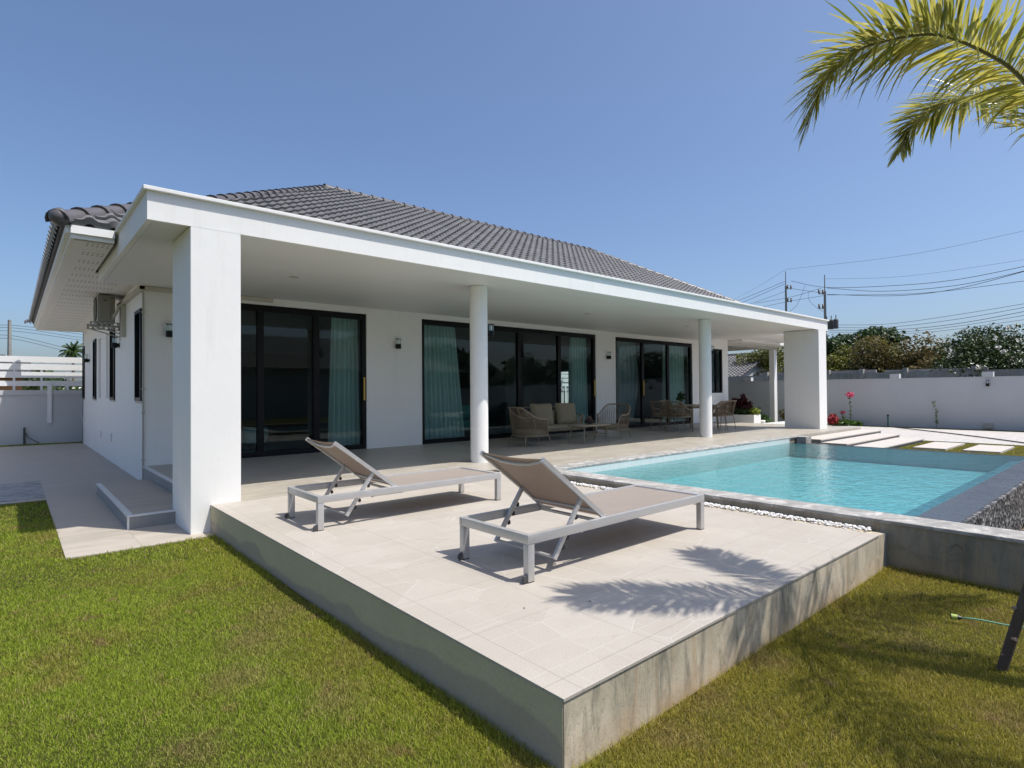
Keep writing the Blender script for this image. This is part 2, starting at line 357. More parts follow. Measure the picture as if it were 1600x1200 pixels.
M['leaf_fran'] = mat_leaf('frangipani_leaf', (.022, .042, .010), (.06, .09, .022), tl=.2, rough=.35)
M['petal_white'] = simple('white_petal', (.78, .76, .70), .6)
M['petal_pink'] = simple('pink_petal', (.72, .10, .20), .6, var=.25, vs=20)
M['petal_red'] = simple('crimson_leaf', (.30, .02, .025), .6, var=.4, vs=20)
M['leaf_maroon'] = mat_leaf('maroon_leaf', (.035, .006, .010), (.12, .02, .03))
M['leaf_lime'] = mat_leaf('lime_leaf', (.14, .20, .02), (.36, .42, .06))
M['leaf_mid'] = mat_leaf('mid_green_leaf', (.04, .09, .015), (.10, .18, .03))
M['twig'] = simple('green_brown_stem', (.09, .08, .045), .7)

def mat_ground():
    t = NT('lawn_soil'); p = t.pos(); n = t.noise(p, 1.4, 5, .6, .5); f = t.noise(p, 90, 4, .7)
    c = t.mix(t.ramp(n, [(.35, 0), (.7, 1)]), (.060, .075, .012), (.12, .105, .03)); c = t.mix(t.ramp(f, [(.35, 0), (.7, .8)]), c, (.03, .03, .012))
    c = t.mix(t.ramp(f, [(.55, 0), (.8, .6)]), c, (.16, .16, .04))
    return t.done(t.pbr(c, .95, 0, t.bump(f, 1, .02), .1))
M['ground'] = mat_ground()
def mat_grass():
    t = NT('grass_blades'); p = t.pos(); g = t.n('ShaderNodeNewGeometry')
    n = t.noise(p, 1.25, 5, .62, .6); n2 = t.noise(p, 6, 4, .6); r = g.outputs['Random Per Island']
    s = t.n('ShaderNodeSeparateXYZ'); t.l(p, s.inputs[0])
    c = t.mix(r, (.135, .215, .014), (.44, .51, .06))
    side = t.math('MULTIPLY', t.math('ADD', s.outputs[0], .6), .9, clamp=True)     # the right-hand lawn is yellower
    c = t.mix(t.math('MULTIPLY', side, .8), c, t.mix(r, (.21, .185, .016), (.58, .46, .09)))
    c = t.mix(t.math('MULTIPLY', t.ramp(n, [(.50, 0), (.68, 1)]), .7), c, t.mix(r, (.22, .17, .03), (.46, .34, .12)))
    c = t.mix(t.ramp(n2, [(.60, 0), (.70, .75)]), c, t.mix(r, (.26, .16, .07), (.48, .33, .16)))
    # worn tan spots where the lawn has dried out
    nn = t.math('MULTIPLY', t.math('SUBTRACT', t.noise(p, 7, 4, .65), .5), .55); tot = None
    for (px_, py_, rad) in ((-.25, 2.50, .20), (-.52, 2.12, .20), (-.72, 1.72, .16), (-.42, 1.14, .15), (-1.07, 1.18, .13), (.55, -.14, .12), (.95, -.10, .12), (1.78, -1.13, .16), (1.55, -.10, .12), (2.41, -.62, .14)):
        cv = t.n('ShaderNodeCombineXYZ'); cv.inputs[0].default_value = px_; cv.inputs[1].default_value = py_; cv.inputs[2].default_value = -.29
        dd = t.n('ShaderNodeVectorMath', operation='DISTANCE'); t.l(t.n('ShaderNodeNewGeometry').outputs['Position'], dd.inputs[0]); t.l(cv.outputs[0], dd.inputs[1])
        f = t.math('MULTIPLY', t.math('SUBTRACT', rad*1.5, t.math('ADD', dd.outputs['Value'], nn)), 1/(rad*1.2), clamp=True); tot = f if tot is None else t.math('MAXIMUM', tot, f)
    c = t.mix(t.math('MULTIPLY', tot, .5), c, t.mix(r, (.25, .165, .07), (.55, .40, .21)))
    c = t.mix(t.math('GREATER_THAN', r, .93), c, (.46, .38, .17))
    a = t.pbr(c, .6, 0, spec=.2); b = t.n('ShaderNodeBsdfTranslucent'); t.set(b.inputs[0], c)
    mx = t.n('ShaderNodeMixShader'); mx.inputs[0].default_value = .35; t.l(a, mx.inputs[1]); t.l(b.outputs[0], mx.inputs[2])
    return t.done(mx.outputs[0])
M['grass'] = mat_grass()
M['drive'] = mat_tile('pale_driveway_concrete', (.46, .43, .40), (.56, .53, .50), 3.0, 2.4, rough=.8)

# ------------------------------------------------------------------ mesh helpers
class MB:
    def __init__(s): s.v = []; s.f = []; s.n = 0
    def add(s, vs, fs):
        vs = np.asarray(vs, float).reshape(-1, 3); s.v.append(vs); s.f.extend([tuple(i+s.n for i in f) for f in fs]); s.n += len(vs); return s
    def box(s, x0, x1, y0, y1, z0, z1, bev=0.0):
        if bev <= 0:
            v = [(x, y, z) for z in (z0, z1) for y in (y0, y1) for x in (x0, x1)]
            return s.add(v, [(0, 2, 3, 1), (4, 5, 7, 6), (0, 1, 5, 4), (2, 6, 7, 3), (0, 4, 6, 2), (1, 3, 7, 5)])
        import bmesh
        bm = bmesh.new(); bmesh.ops.create_cube(bm, size=1)
        for q in bm.verts: q.co = Vector(((x0+x1)/2+q.co.x*(x1-x0), (y0+y1)/2+q.co.y*(y1-y0), (z0+z1)/2+q.co.z*(z1-z0)))
        bmesh.ops.bevel(bm, geom=list(bm.edges), offset=bev, segments=2, profile=.6, affect='EDGES')
        bm.verts.index_update(); s.add([q.co[:] for q in bm.verts], [tuple(q.index for q in f.verts) for f in bm.faces]); bm.free(); return s
    def quad(s, a, b, c, d): return s.add([a, b, c, d], [(0, 1, 2, 3)])
    def tube(s, pts, r, n=8, closed=False, cap=True, flat=None):
        P = [Vector(p) for p in pts]; k = len(P); R_ = r if hasattr(r, '__len__') else [r]*k
        T = []
        for i in range(k):
            a = P[(i-1) % k] if closed or i > 0 else P[i]; b = P[(i+1) % k] if closed or i < k-1 else P[i]
            T.append((b-a).normalized())
        u = T[0].orthogonal().normalized()
        if abs(T[0].z) < .9: u = T[0].cross(Vector((0, 0, 1))).normalized()
        V = []
        for i in range(k):
            u = (u - T[i]*u.dot(T[i])).normalized(); w_ = T[i].cross(u)
            for j in range(n):
                a = 2*math.pi*(j+.5)/n; cu, cw = math.cos(a), math.sin(a)
                if flat: cu *= flat[0]; cw *= flat[1]
                V.append(P[i]+u*(R_[i]*cu)+w_*(R_[i]*cw))
        F = []
        for i in range(k if closed else k-1):
            i2 = (i+1) % k
            for j in range(n): F.append((i*n+j, i*n+(j+1) % n, i2*n+(j+1) % n, i2*n+j))
        if cap and not closed: F.append(tuple(range(n-1, -1, -1))); F.append(tuple((k-1)*n+j for j in range(n)))
        return s.add([x[:] for x in V], F)
    def cyl(s, x, y, z0, z1, r0, r1=None, n=24):
        r1 = r0 if r1 is None else r1
        return s.tube([(x, y, z0), (x, y, z1)], [r0, r1], n)
    def lathe(s, x, y, prof, n=20):
        V = []; F = []
        for (r, z) in prof:
            for j in range(n): a = 2*math.pi*j/n; V.append((x+r*math.cos(a), y+r*math.sin(a), z))
        for i in range(len(prof)-1):
            for j in range(n): F.append((i*n+j, i*n+(j+1) % n, (i+1)*n+(j+1) % n, (i+1)*n+j))
        F.append(tuple(range(n-1, -1, -1))); F.append(tuple((len(prof)-1)*n+j for j in range(n)))
        return s.add(V, F)
    def prism(s, poly, z0, z1):
        n = len(poly); V = [(x, y, z0) for x, y in poly]+[(x, y, z1) for x, y in poly]
        F = [tuple(range(n-1, -1, -1)), tuple(range(n, 2*n))]+[(i, (i+1) % n, n+(i+1) % n, n+i) for i in range(n)]
        return s.add(V, F)
    def xf(s, mat):
        A = np.array(mat); s.v = [np.concatenate([v, np.ones((len(v), 1))], 1) @ A.T[:, :3] for v in s.v]; return s
    def build(s, name, mat, parent=None, smooth=False, **props):
        me = bpy.data.meshes.new(name)
        V = np.concatenate(s.v) if s.v else np.zeros((0, 3))
        ln = np.fromiter((len(f) for f in s.f), int, len(s.f)); idx = np.fromiter((i for f in s.f for i in f), int, int(ln.sum()))
        me.vertices.add(len(V)); me.vertices.foreach_set('co', V.astype(np.float32).ravel())
        me.loops.add(len(idx)); me.loops.foreach_set('vertex_index', idx.astype(np.int32))
        me.polygons.add(len(ln)); me.polygons.foreach_set('loop_start', (np.cumsum(ln)-ln).astype(np.int32)); me.polygons.foreach_set('loop_total', ln.astype(np.int32))
        me.update(calc_edges=True); me.validate()
        (me.shade_smooth if smooth else me.shade_flat)()
        me.materials.append(M[mat] if isinstance(mat, str) else mat)
        o = bpy.data.objects.new(name, me); C.objects.link(o)
        if parent is not None: o.parent = parent
        for k, v in props.items(): o[k] = v
        return o
def smooth_angle(o, deg=35):
    me = o.data; me.shade_smooth()
    try: me.set_sharp_from_angle(angle=math.radians(deg))
    except Exception: pass
    return o
def fastmesh(name, V, F3, mat, parent=None, **props):
    """V (n,3), F3 (m,3 or 4) int arrays"""
    k = F3.shape[1]; me = bpy.data.meshes.new(name)
    me.vertices.add(len(V)); me.vertices.foreach_set('co', V.astype(np.float32).ravel())
    me.loops.add(F3.size); me.loops.foreach_set('vertex_index', F3.astype(np.int32).ravel())
    me.polygons.add(len(F3)); me.polygons.foreach_set('loop_start', (np.arange(len(F3))*k).astype(np.int32)); me.polygons.foreach_set('loop_total', np.full(len(F3), k, np.int32))
    me.update(calc_edges=True); me.shade_flat()
    me.materials.append(M[mat] if isinstance(mat, str) else mat); o = bpy.data.objects.new(name, me); C.objects.link(o)
    if parent is not None: o.parent = parent
    for a, b in props.items(): o[a] = b
    return o
def thing(name, label, cat, loc=(0, 0, 0), rz=0.0, group=None):
    o = bpy.data.objects.new(name, None); C.objects.link(o); o.location = loc; o.rotation_euler = (0, 0, rz); o.empty_display_size = .2
    o['label'] = label; o['category'] = cat
    if group: o['group'] = group
    return o
def tag(o, label, cat, group=None):
    o['label'] = label; o['category'] = cat
    if group: o['group'] = group
    return o
def dup(root, loc, rz, label):
    r = root.copy(); C.objects.link(r); r.location = loc; r.rotation_euler = (0, 0, rz); r['label'] = label
    for ch in list(root.children):
        c = ch.copy(); C.objects.link(c); c.parent = r
        for g in ch.children:
            d = g.copy(); C.objects.link(d); d.parent = c
    return r
ST = dict(kind='structure')

# ------------------------------------------------------------------ ground, path, drive
G = -0.30
gz = G-.012; gm = MB()          # one sheet with the pool and its trough cut out
for (a, b, c_, d) in ((-400, 400, -400, -2.6), (-400, 400, 4.4, 400), (-400, 4.2, -2.6, 4.4), (12.6, 400, -2.6, 4.4)): gm.quad((a, c_, gz), (b, c_, gz), (b, d, gz), (a, d, gz))
gm.build('ground', 'ground', **ST)
pth = MB(); pth.prism([(-1.27, 5.13), (.04, 5.13), (.04, 9.8), (.04, 20.85), (-8, 20.85), (-8, 9.12), (-1.27, 9.12)], G-.01, G+.004)
pth.build('path', 'path', **ST)
MB().box(-8, -1.27, 9.30, 11.45, G+.004, G+.009).build('paving_slab', 'marble', **ST)
MB().box(18.25, 24.0, -14, 9.0, G-.01, G+.006).build('driveway', 'drive', **ST)
# porch floor, patio deck
tr_ = MB().prism([(.03, 5.335), (4.02, 5.335), (4.02, 5.02), (18.65, 4.78), (18.65, 9.79), (.03, 9.79)], -.33, 0.0); tr_.build('porch_floor', 'terrace', **ST)
MB().box(.021, .029, 6.3, 9.79, -.30, -.014).build('porch_step_riser', 'riser', **ST)
MB().box(.016, .075, 6.3, 9.79, -.013, .003).build('porch_nosing', 'step_edge', **ST)
dk = MB().box(.0, 3.93, .0, 5.33, -.42, -.012); dk.build('deck_base', 'concrete', **ST)
MB().box(-.004, -.001, .004, 5.33, -.42, -.0125).build('deck_side_render', 'deck_side', **ST)
MB().box(-.006, 3.80, -.006, 5.33, -.0118, 0.0).build('patio_deck', 'deck', **ST)
# landing step beside the column
st = MB().box(-.665, .018, 6.08, 9.22, -.31, -.152); st.build('landing_step', 'riser', **ST)
MB().box(-.61, .017, 6.14, 9.22, -.1515, -.146).build('landing_tread', 'path', **ST)
MB().box(-.672, -.611, 6.14, 9.22, -.165, -.144).box(-.672, .017, 6.073, 6.139, -.158, -.144).box(-.674, -.655, 6.070, 6.085, -.30, -.159).build('landing_nosing', 'step_edge', **ST)

# ------------------------------------------------------------------ pool
WZ = -.04; PX0, PX1, PY0, PY1 = 4.33, 12.1, 0.06, 4.22
MB().box(4.0, 4.30, -5.0, 4.50, -.55, .06).build('pool_end_wall', 'concrete_dark', **ST)
MB().box(3.985, PX0, -5.0, 4.52, .0605, .092, .008).build('pool_coping', 'coping', **ST)
MB().box(4.332, 12.7, PY1+.03, 4.5, -.5, .058).build('pool_side_wall', 'concrete_dark', **ST)
MB().box(4.332, 12.75, PY1, 4.52, .0595, .09, .006).build('pool_side_coping', 'coping', **ST)
MB().box(12.45, 12.76, 4.0, 4.215, -.35, .088).build('pool_corner_block', 'coping', **ST)
PF = -.36
fl = MB().quad((PX0-.03, PY0, PF), (PX1, PY0, PF), (PX1, PY1+.03, PF), (PX0-.03, PY1+.03, PF)); fl.build('pool_floor', 'pooltile', **ST)
MB().box(PX1-.012, PX1-.001, PY0, PY1+.004, PF, WZ-.006).build('pool_far_wall', 'pooltile', **ST)
MB().box(5.0, PX1-.013, PY0+.001, PY0+.20, PF, WZ-.075).build('pool_shade_strip', 'pooledge', **ST)  # added dark strip standing in for the edge wall's shadow on the floor
MB().box(4.31, 5.0, 3.3, 4.20, PF, PF+.13).box(4.31, 4.7, 3.6, 4.205, PF+.13, PF+.22).build('pool_steps', 'pooltile', **ST)
MB().box(4.333, PX1-.01, PY1+.005, PY1+.028, PF, .058).box(4.302, 4.325, 0.0, PY1+.004, PF, .059).build('pool_waterline_tile', 'poolwall', **ST)
MB().box(PX1+.001, PX1+.22, PY0-.39, PY1+.028, -.5, WZ-.004).build('pool_far_weir', 'slate', **ST)
MB().box(4.335, PX1, PY0-.37, PY0-.02, -.52, WZ-.003).build('infinity_edge', 'slate', **ST)
MB().box(4.335, PX1, PY0-.019, PY0-.001, PF, WZ-.008).build('pool_inner_wall', 'pooledge', **ST)
N = 60
MB().quad((PX0-.03, PY0-.02, WZ), (PX1+.21, PY0-.02, WZ), (PX1+.21, PY1+.02, WZ), (PX0-.03, PY1+.02, WZ)).build('pool_water', 'water', **ST)
MB().box(4.335, 12.3, -.345, -.311, -.75, WZ-.008).build('trough_stone_cladding', 'ledge', **ST)
MB().box(4.335, 12.5, -2.4, -.346, -.9, -.62).build('trough_floor', 'concrete_dark', **ST)
MB().box(4.335, 12.5, -2.65, -2.4, -.6, -.05).build('trough_outer_wall', 'concrete_dark', **ST)

def pebbles(name, mat, pts, smin, smax, label_kind='stuff', seed=1):
    r = np.random.default_rng(seed)
    t = (1+5**.5)/2
    ico = np.array([(-1, t, 0), (1, t, 0), (-1, -t, 0), (1, -t, 0), (0, -1, t), (0, 1, t), (0, -1, -t), (0, 1, -t), (t, 0, -1), (t, 0, 1), (-t, 0, -1), (-t, 0, 1)])/math.hypot(1, t)
    fc = np.array([(0, 11, 5), (0, 5, 1), (0, 1, 7), (0, 7, 10), (0, 10, 11), (1, 5, 9), (5, 11, 4), (11, 10, 2), (10, 7, 6), (7, 1, 8), (3, 9, 4), (3, 4, 2), (3, 2, 6), (3, 6, 8), (3, 8, 9), (4, 9, 5), (2, 4, 11), (6, 2, 10), (8, 6, 7), (9, 8, 1)])
    n = len(pts); s = r.uniform(smin, smax, (n, 1, 1))*np.stack([r.uniform(.9, 1.5, n), r.uniform(.7, 1.1, n), r.uniform(.5, .8, n)], 1)[:, None, :]
    a = r.uniform(0, 6.28, n); ca, sa = np.cos(a)[:, None], np.sin(a)[:, None]
    v = ico[None]*s; x = v[:, :, 0]*ca-v[:, :, 1]*sa; y = v[:, :, 0]*sa+v[:, :, 1]*ca
    V = np.stack([x, y, v[:, :, 2]], 2)+np.asarray(pts)[:, None, :]
    F = (fc[None]+(np.arange(n)*12)[:, None, None]).reshape(-1, 3)
    o = fastmesh(name, V.reshape(-1, 3), F, mat, kind=label_kind); o.data.shade_smooth(); return o
q = [(3.965-abs(rng.normal(0, .05)), y, rng.uniform(-.004, .012)) for y in rng.uniform(.1, 5.0, 1700)]
q += [(x, 4.56+rng.uniform(0, 1)*(.44-(x-4)*.018), rng.uniform(-.012, .008)) for x in rng.uniform(4.0, 9.0, 2200)]
q += [(x, 4.56+rng.uniform(0, 1)*.3, rng.uniform(-.012, .008)) for x in rng.uniform(9, 13.5, 1000)]
o = pebbles('white_pebbles', 'pebble', q, .008, .016); 
MB().box(4.021, 13.9, 4.521, 5.05, -.3, -.022).box(3.931, 3.999, .0, 5.0, -.3, -.022).build('pebble_bed', 'coping', **ST)
q = [(rng.uniform(4.36, 9), rng.uniform(-2.3, -.36), -.60+rng.uniform(0, .03)) for _ in range(1500)]
o = pebbles('trough_pebbles', 'pebble_dark', q, .03, .05, seed=2)
q = [(rng.uniform(4.4, 8), rng.uniform(-1.6, -.4), -.565+rng.uniform(0, .02)) for _ in range(60)]
o = pebbles('pale_trough_pebbles', 'pebble', q, .025, .04, seed=3)

# garden steps past the pool
for k, (yf, z) in enumerate(((4.22, -.075), (3.62, -.150), (2.95, -.225))):
    x1 = (18.75, 18.35, 18.0)[k]; yb = (4.80, 4.22, 3.62)[k]
    MB().box(13.95, x1, yf, yb+.0, z-.025, z).build('garden_step', 'step_pale', **ST)
    MB().box(13.98, x1-.02, yf+.03, yb, -.33, z-.0255).build('garden_step_base', 'step_side', **ST)
for k, (a, b, c_, d) in enumerate(((15.5, 17.6, 1.95, 2.62), (15.5, 17.4, .92, 1.62), (15.5, 17.4, -.2, .5))):
    MB().box(a, b, c_, d, G-.01, G+.035).build('stepping_slab', 'step_pale', **ST)

# ------------------------------------------------------------------ house
house = thing('house', 'single storey white house with dark grey hipped tile roof and deep pillared porch', 'house')
FY = 9.80; WX = .04; XR = 19.72; YB = 20.9; ZT = 3.20
openings = [(.85, 4.14, 0.0, 2.92), (5.54, 11.73, 0.0, 2.93), (12.68, 17.13, 0.0, 2.92), (18.44, 19.30, 1.10, 2.80)]
wl = MB(); x = WX
for (a, b, z0, z1) in openings:
    wl.box(x, a, FY, FY+.2, G-.1, ZT)
    if z0 > 0: wl.box(a, b, FY, FY+.2, G-.1, z0)
    else: wl.box(a, b, FY+.002, FY+.2, G-.1, -.002)
    wl.box(a, b, FY, FY+.2, z1, ZT); x = b
wl.box(x, XR, FY, FY+.2, G-.1, ZT)
# side wall with openings along Y
sides = [(9.97, 10.64, 1.10, 2.70), (13.40, 14.12, 1.10, 2.70), (17.02, 17.68, 1.10, 2.70), (20.22, 20.72, 1.10, 2.70)]
vents = [(14.50, 14.98), (16.02, 16.58)]
ops = sorted([(a, b, z0, z1, 0) for a, b, z0, z1 in sides]+[(a, b, 1.12, 2.65, 1) for a, b in vents])
y = FY+.2
first = True
for (a, b, z0, z1, v_) in ops:
    a2 = max(a, y)
    if a2 > y: wl.box(WX, WX+.2, y, a2, G-.1, ZT)
    wl.box(WX, WX+.2, a2, b, G-.1, z0); wl.box(WX, WX+.2, a2, b, z1, ZT); y = b
wl.box(WX, WX+.2, y, YB, G-.1, ZT)
# rear wall with one opening, right wall
wl.box(WX, 9.0, YB-.2, YB, G-.1, ZT); wl.box(11.9, XR, YB-.2, YB, G-.1, ZT)
wl.box(9.0, 11.9, YB-.2, YB, 2.5, ZT)
wl.box(XR-.2, XR, FY+.2, 18.25, G-.1, ZT).box(XR-.2, XR, 18.95, YB-.2, G-.1, ZT).box(XR-.2, XR, 18.25, 18.95, 2.2, ZT)
wl.build('wall', 'plaster', house)
# vent bricks
for a, b in vents:
    vb = MB(); n = 16; h = (2.65-1.12)/n
    for i in range(n):
        z = 1.12+i*h
        vb.box(WX+.03, WX+.17, a, b, z, z+h*.30)
    for yy in (a, (a+b)/2-.02, b-.05): vb.box(WX+.02, WX+.18, yy, yy+.05, 1.12, 2.65)
    o = vb.build('vent_block', 'plaster', house)
    MB().box(WX+.19, WX+.195, a, b, 1.12, 2.65).build('vent_backing', 'ac_dark', o)
# interior
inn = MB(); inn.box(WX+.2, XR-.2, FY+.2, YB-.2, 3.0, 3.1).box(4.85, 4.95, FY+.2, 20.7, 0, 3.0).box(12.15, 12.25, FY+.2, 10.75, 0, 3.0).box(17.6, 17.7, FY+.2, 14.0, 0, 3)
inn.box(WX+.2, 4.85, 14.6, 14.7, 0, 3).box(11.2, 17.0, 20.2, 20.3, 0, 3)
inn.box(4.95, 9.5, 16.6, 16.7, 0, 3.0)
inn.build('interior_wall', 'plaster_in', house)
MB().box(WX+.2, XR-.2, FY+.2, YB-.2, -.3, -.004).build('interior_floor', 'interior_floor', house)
# columns
MB().box(-.2, .31, 5.33, 6.25, G-.05, 3.04, .006).build('column', 'plaster', house)
MB().box(16.85, 17.43, 5.33, 6.38, -.05, 3.04, .006).build('column', 'plaster', house)
for cx in (4.47, 11.92): smooth_angle(MB().cyl(cx, 6.27, 0, 3.045, .155, n=48).build('round_column', 'plaster', house))

# porch slab with lip
sl = MB().box(-.60, 17.56, 5.33, 9.795, 3.06, 3.335)
sl.build('porch_roof', 'plaster', house)
MB().box(-.64, 17.60, 5.285, 9.75, 3.336, 3.378, .006).build('porch_roof_lip', 'plaster', house)
MB().box(-.53, 17.5, 5.40, 9.795, 3.052, 3.0595).build('porch_ceiling', 'ceiling', house)
MB().box(-.601, 17.561, 5.329, 5.385, 3.035, 3.0595).box(-.601, -.545, 5.386, 9.795, 3.035, 3.0595).build('drip_edge', 'plaster', house)
for x_, y_ in ((1.70, 7.43), (8.65, 7.42), (12.9, 7.4)):
    MB().lathe(x_, y_, [(.075, 3.051), (.075, 3.045), (.06, 3.043)], 24).build('downlight', 'duct', house)
# carport beam, post and ceiling
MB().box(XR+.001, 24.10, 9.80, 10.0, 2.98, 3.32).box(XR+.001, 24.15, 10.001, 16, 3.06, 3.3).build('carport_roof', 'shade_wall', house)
MB().box(23.80, 24.08, 9.805, 10.02, -.34, 2.979).build('carport_post', 'plaster', house)
MB().box(17.57, 23.0, 7.5, 9.79, 3.19, 3.23).box(XR+.01, 24.2, 9.2, 9.795, 3.1, 3.3).build('eave_ceiling', 'plaster', house)

# roof tiles

EX0, EX1, EY0, EY1 = -1.24, 23.1, 7.42, 21.1; EZ = 3.40; RY = (EY0+EY1)/2; RZ = 7.12
RUN = RY-EY0; RX0 = 5.12; RX1 = 16.95
roof = MB().add([(EX0+.05, EY0+.05, EZ), (EX1-.05, EY0+.05, EZ), (EX1-.05, EY1-.05, EZ), (EX0+.05, EY1-.05, EZ), (RX0, RY, RZ-.05), (RX1, RY, RZ-.05)],
    [(0, 1, 5, 4), (1, 2, 5), (2, 3, 4, 5), (3, 0, 4), (3, 2, 1, 0)]).build('roof', 'tile_cap', house)
def tiled(name, e0, e1, r0, r1, mat='tile', per=.262, course=.295, parent=None, amp=.046, step=.042, res=8):
    """tile sheet from eave edge e0-e1 up to ridge edge r0-r1 (points)"""
    e0, e1, r0, r1 = map(Vector, (e0, e1, r0, r1)); a = (e1-e0).normalized(); n = a.cross(((r0+r1)/2-(e0+e1)/2)).normalized()
    if n.z < 0: n = -n
    s_ = n.cross(a).normalized()
    if s_.z < 0: s_ = -s_
    L = (r0-e0).dot(s_); W = (e1-e0).length; ul = (r0-e0).dot(a); ur = W-(r1-e0).dot(a)
    nu = int(W/per*res)+1; us = np.linspace(0, W, nu); k = int(math.ceil(L/course)); rows = []
    rows.append((0.0, -.05, 0))
    for c in range(k):
        v0 = c*course; v1 = min(L, (c+1)*course+.002); rows.append((v0, step, 1)); rows.append((v1, .0, 1))
    V = []
    for (v, h, wv) in rows:
        f = v/L; lo = ul*f; hi = W-ur*f; uu = np.clip(us, lo, hi)
        ph = (uu/per) % 1.0
        wave = np.where(ph < .55, np.sin(ph/.55*math.pi)**.9, -.12*np.sin((ph-.55)/.45*math.pi))*amp
        hh = h+wave*(1 if wv else 1)
        V.append(np.array([e0[:]])+uu[:, None]*np.array([a[:]])+v*np.array([s_[:]])+hh[:, None]*np.array([n[:]]))
    V = np.concatenate(V); R_ = len(rows); i = np.arange(R_-1)[:, None]*nu+np.arange(nu-1)[None]
    F = np.stack([i, i+1, i+nu+1, i+nu], -1).reshape(-1, 4)
    # drop degenerate quads
    d = np.linalg.norm(V[F[:, 0]]-V[F[:, 1]], axis=1)+np.linalg.norm(V[F[:, 2]]-V[F[:, 3]], axis=1); F = F[d > .004]
    o = fastmesh(name, V, F, mat, parent); o.data.shade_smooth()
    try: o.data.set_sharp_from_angle(angle=math.radians(50))
    except Exception: pass
    return o
def caps(name, p0, p1, mat='tile_cap', parent=None, r=.135, ln=.36, lift=-.035, flip=False):
    p0, p1 = Vector(p0), Vector(p1); d = (p1-p0); L = d.length; d.normalize(); sd_ = d.cross(Vector((0, 0, 1))).normalized(); u = sd_.cross(d).normalized()
    mb = MB(); n = int(L/ln); s = L/n
    for i in range(n):
        a = p0+d*(s*i-.03); b = p0+d*(s*(i+1)); V = []
        for (pt, rr) in ((a, r*1.0), (a, r*1.18), (a+d*.05, r*1.14), (a+d*.055, r*1.04), (b, r*.90)):
            for j in range(9):
                t_ = math.pi*(j/8)*1.1-.05*math.pi; V.append((pt+sd_*math.cos(t_)*rr+u*(math.sin(t_)*rr*.85+lift))[:])
        F = [(q*9+j, q*9+j+1, (q+1)*9+j+1, (q+1)*9+j) for q in range(4) for j in range(8)]
        mb.add(V, F)
    o = mb.build(name, mat, parent); smooth_angle(o, 40); return o
E00, E10, E11, E01 = (EX0, EY0, EZ), (EX1, EY0, EZ), (EX1, EY1, EZ), (EX0, EY1, EZ); R0, R1 = (RX0, RY, RZ), (RX1, RY, RZ)
tiled('roof_slope', E00, E10, R0, R1, parent=roof)
tiled('roof_slope', E01, E00, R0, R0, parent=roof)
tiled('roof_slope', E10, E11, R1, R1, parent=roof)
caps('ridge_cap', (RX0, RY, RZ+.02), (RX1, RY, RZ+.02), parent=roof)
caps('hip_cap', (EX0+.02, EY0+.02, EZ+.03), R0, parent=roof); caps('hip_cap', (EX1, EY0, EZ+.03), R1, parent=roof); caps('hip_cap', (EX0, EY1, EZ+.03), R0, parent=roof)
# round nose tile at the corner
nb = MB(); 
for i in range(6):
    pass
nb.lathe(0, 0, [(.002, -.11), (.06, -.10), (.105, -.06), (.112, 0), (.10, .05), (.06, .09), (.002, .10)], 20)
nb.xf(Matrix.Translation((EX0+.03, EY0+.03, EZ+.04)) @ Matrix.Rotation(math.radians(-45), 4, 'Z') @ Matrix.Rotation(math.radians(70), 4, 'X'))
smooth_angle(nb.build('hip_end_cap', 'tile_cap', roof), 60)
# eave fascia and soffit
ez = MB()
ez.box(-1.10, -1.06, 7.5, 20.98, 3.2, 3.36).box(-1.15, -1.101, 7.46, 21.0, 3.26, 3.355).box(-1.06, 17.0, 7.5, 7.54, 3.38, 3.385).build('eave_fascia', 'plaster', house)
MB().box(-1.1, -.642, 7.46, 7.499, 3.2, 3.36).box(-1.1, -.642, 7.42, 7.459, 3.255, 3.355).build('eave_fascia', 'plaster', house)
MB().box(-1.06, WX+.0, 9.80, 20.95, 3.19, 3.205).box(-1.06, -.643, 7.54, 9.80, 3.19, 3.205).build('soffit', 'soffit', house)
# rear room seen through: nothing

# doors
def door(x0, x1, npan, z1, handles, fw=.085):
    d = MB()  # frame root
    y0 = FY+.03; y1 = FY+.13
    d.box(x0+.002, x0+fw, y0, y1, .0, z1-.002); d.box(x1-fw, x1-.002, y0, y1, .0, z1-.002)
    d.box(x0+fw, x1-fw, y0, y1, z1-.12, z1-.002); d.box(x0+fw, x1-fw, y0, y1, .0, .10)
    pw = (x1-x0)/npan
    for i in range(1, npan):
        xm = x0+pw*i; d.box(xm-.06, xm+.06, y0+.01, y1-.01, .10, z1-.12)
    o = d.build('sliding_door', 'frame', house)
    for i in range(npan):
        a = x0+pw*i+(.06 if i else fw); b = x0+pw*(i+1)-(.06 if i < npan-1 else fw)
        MB().quad((a, FY+.08, .10), (b, FY+.08, .10), (b, FY+.08, z1-.12), (a, FY+.08, z1-.12)).build('pane', 'glass', o)
    for hx in handles: MB().box(hx-.018, hx+.018, y0-.03, y0, 1.05, 1.55, .006).build('handle', 'yellow', o)
    return o
door(.85, 4.14, 3, 2.92, [4.09]); door(5.54, 11.73, 4, 2.93, [11.68]); door(12.68, 17.13, 3, 2.92, [14.16])
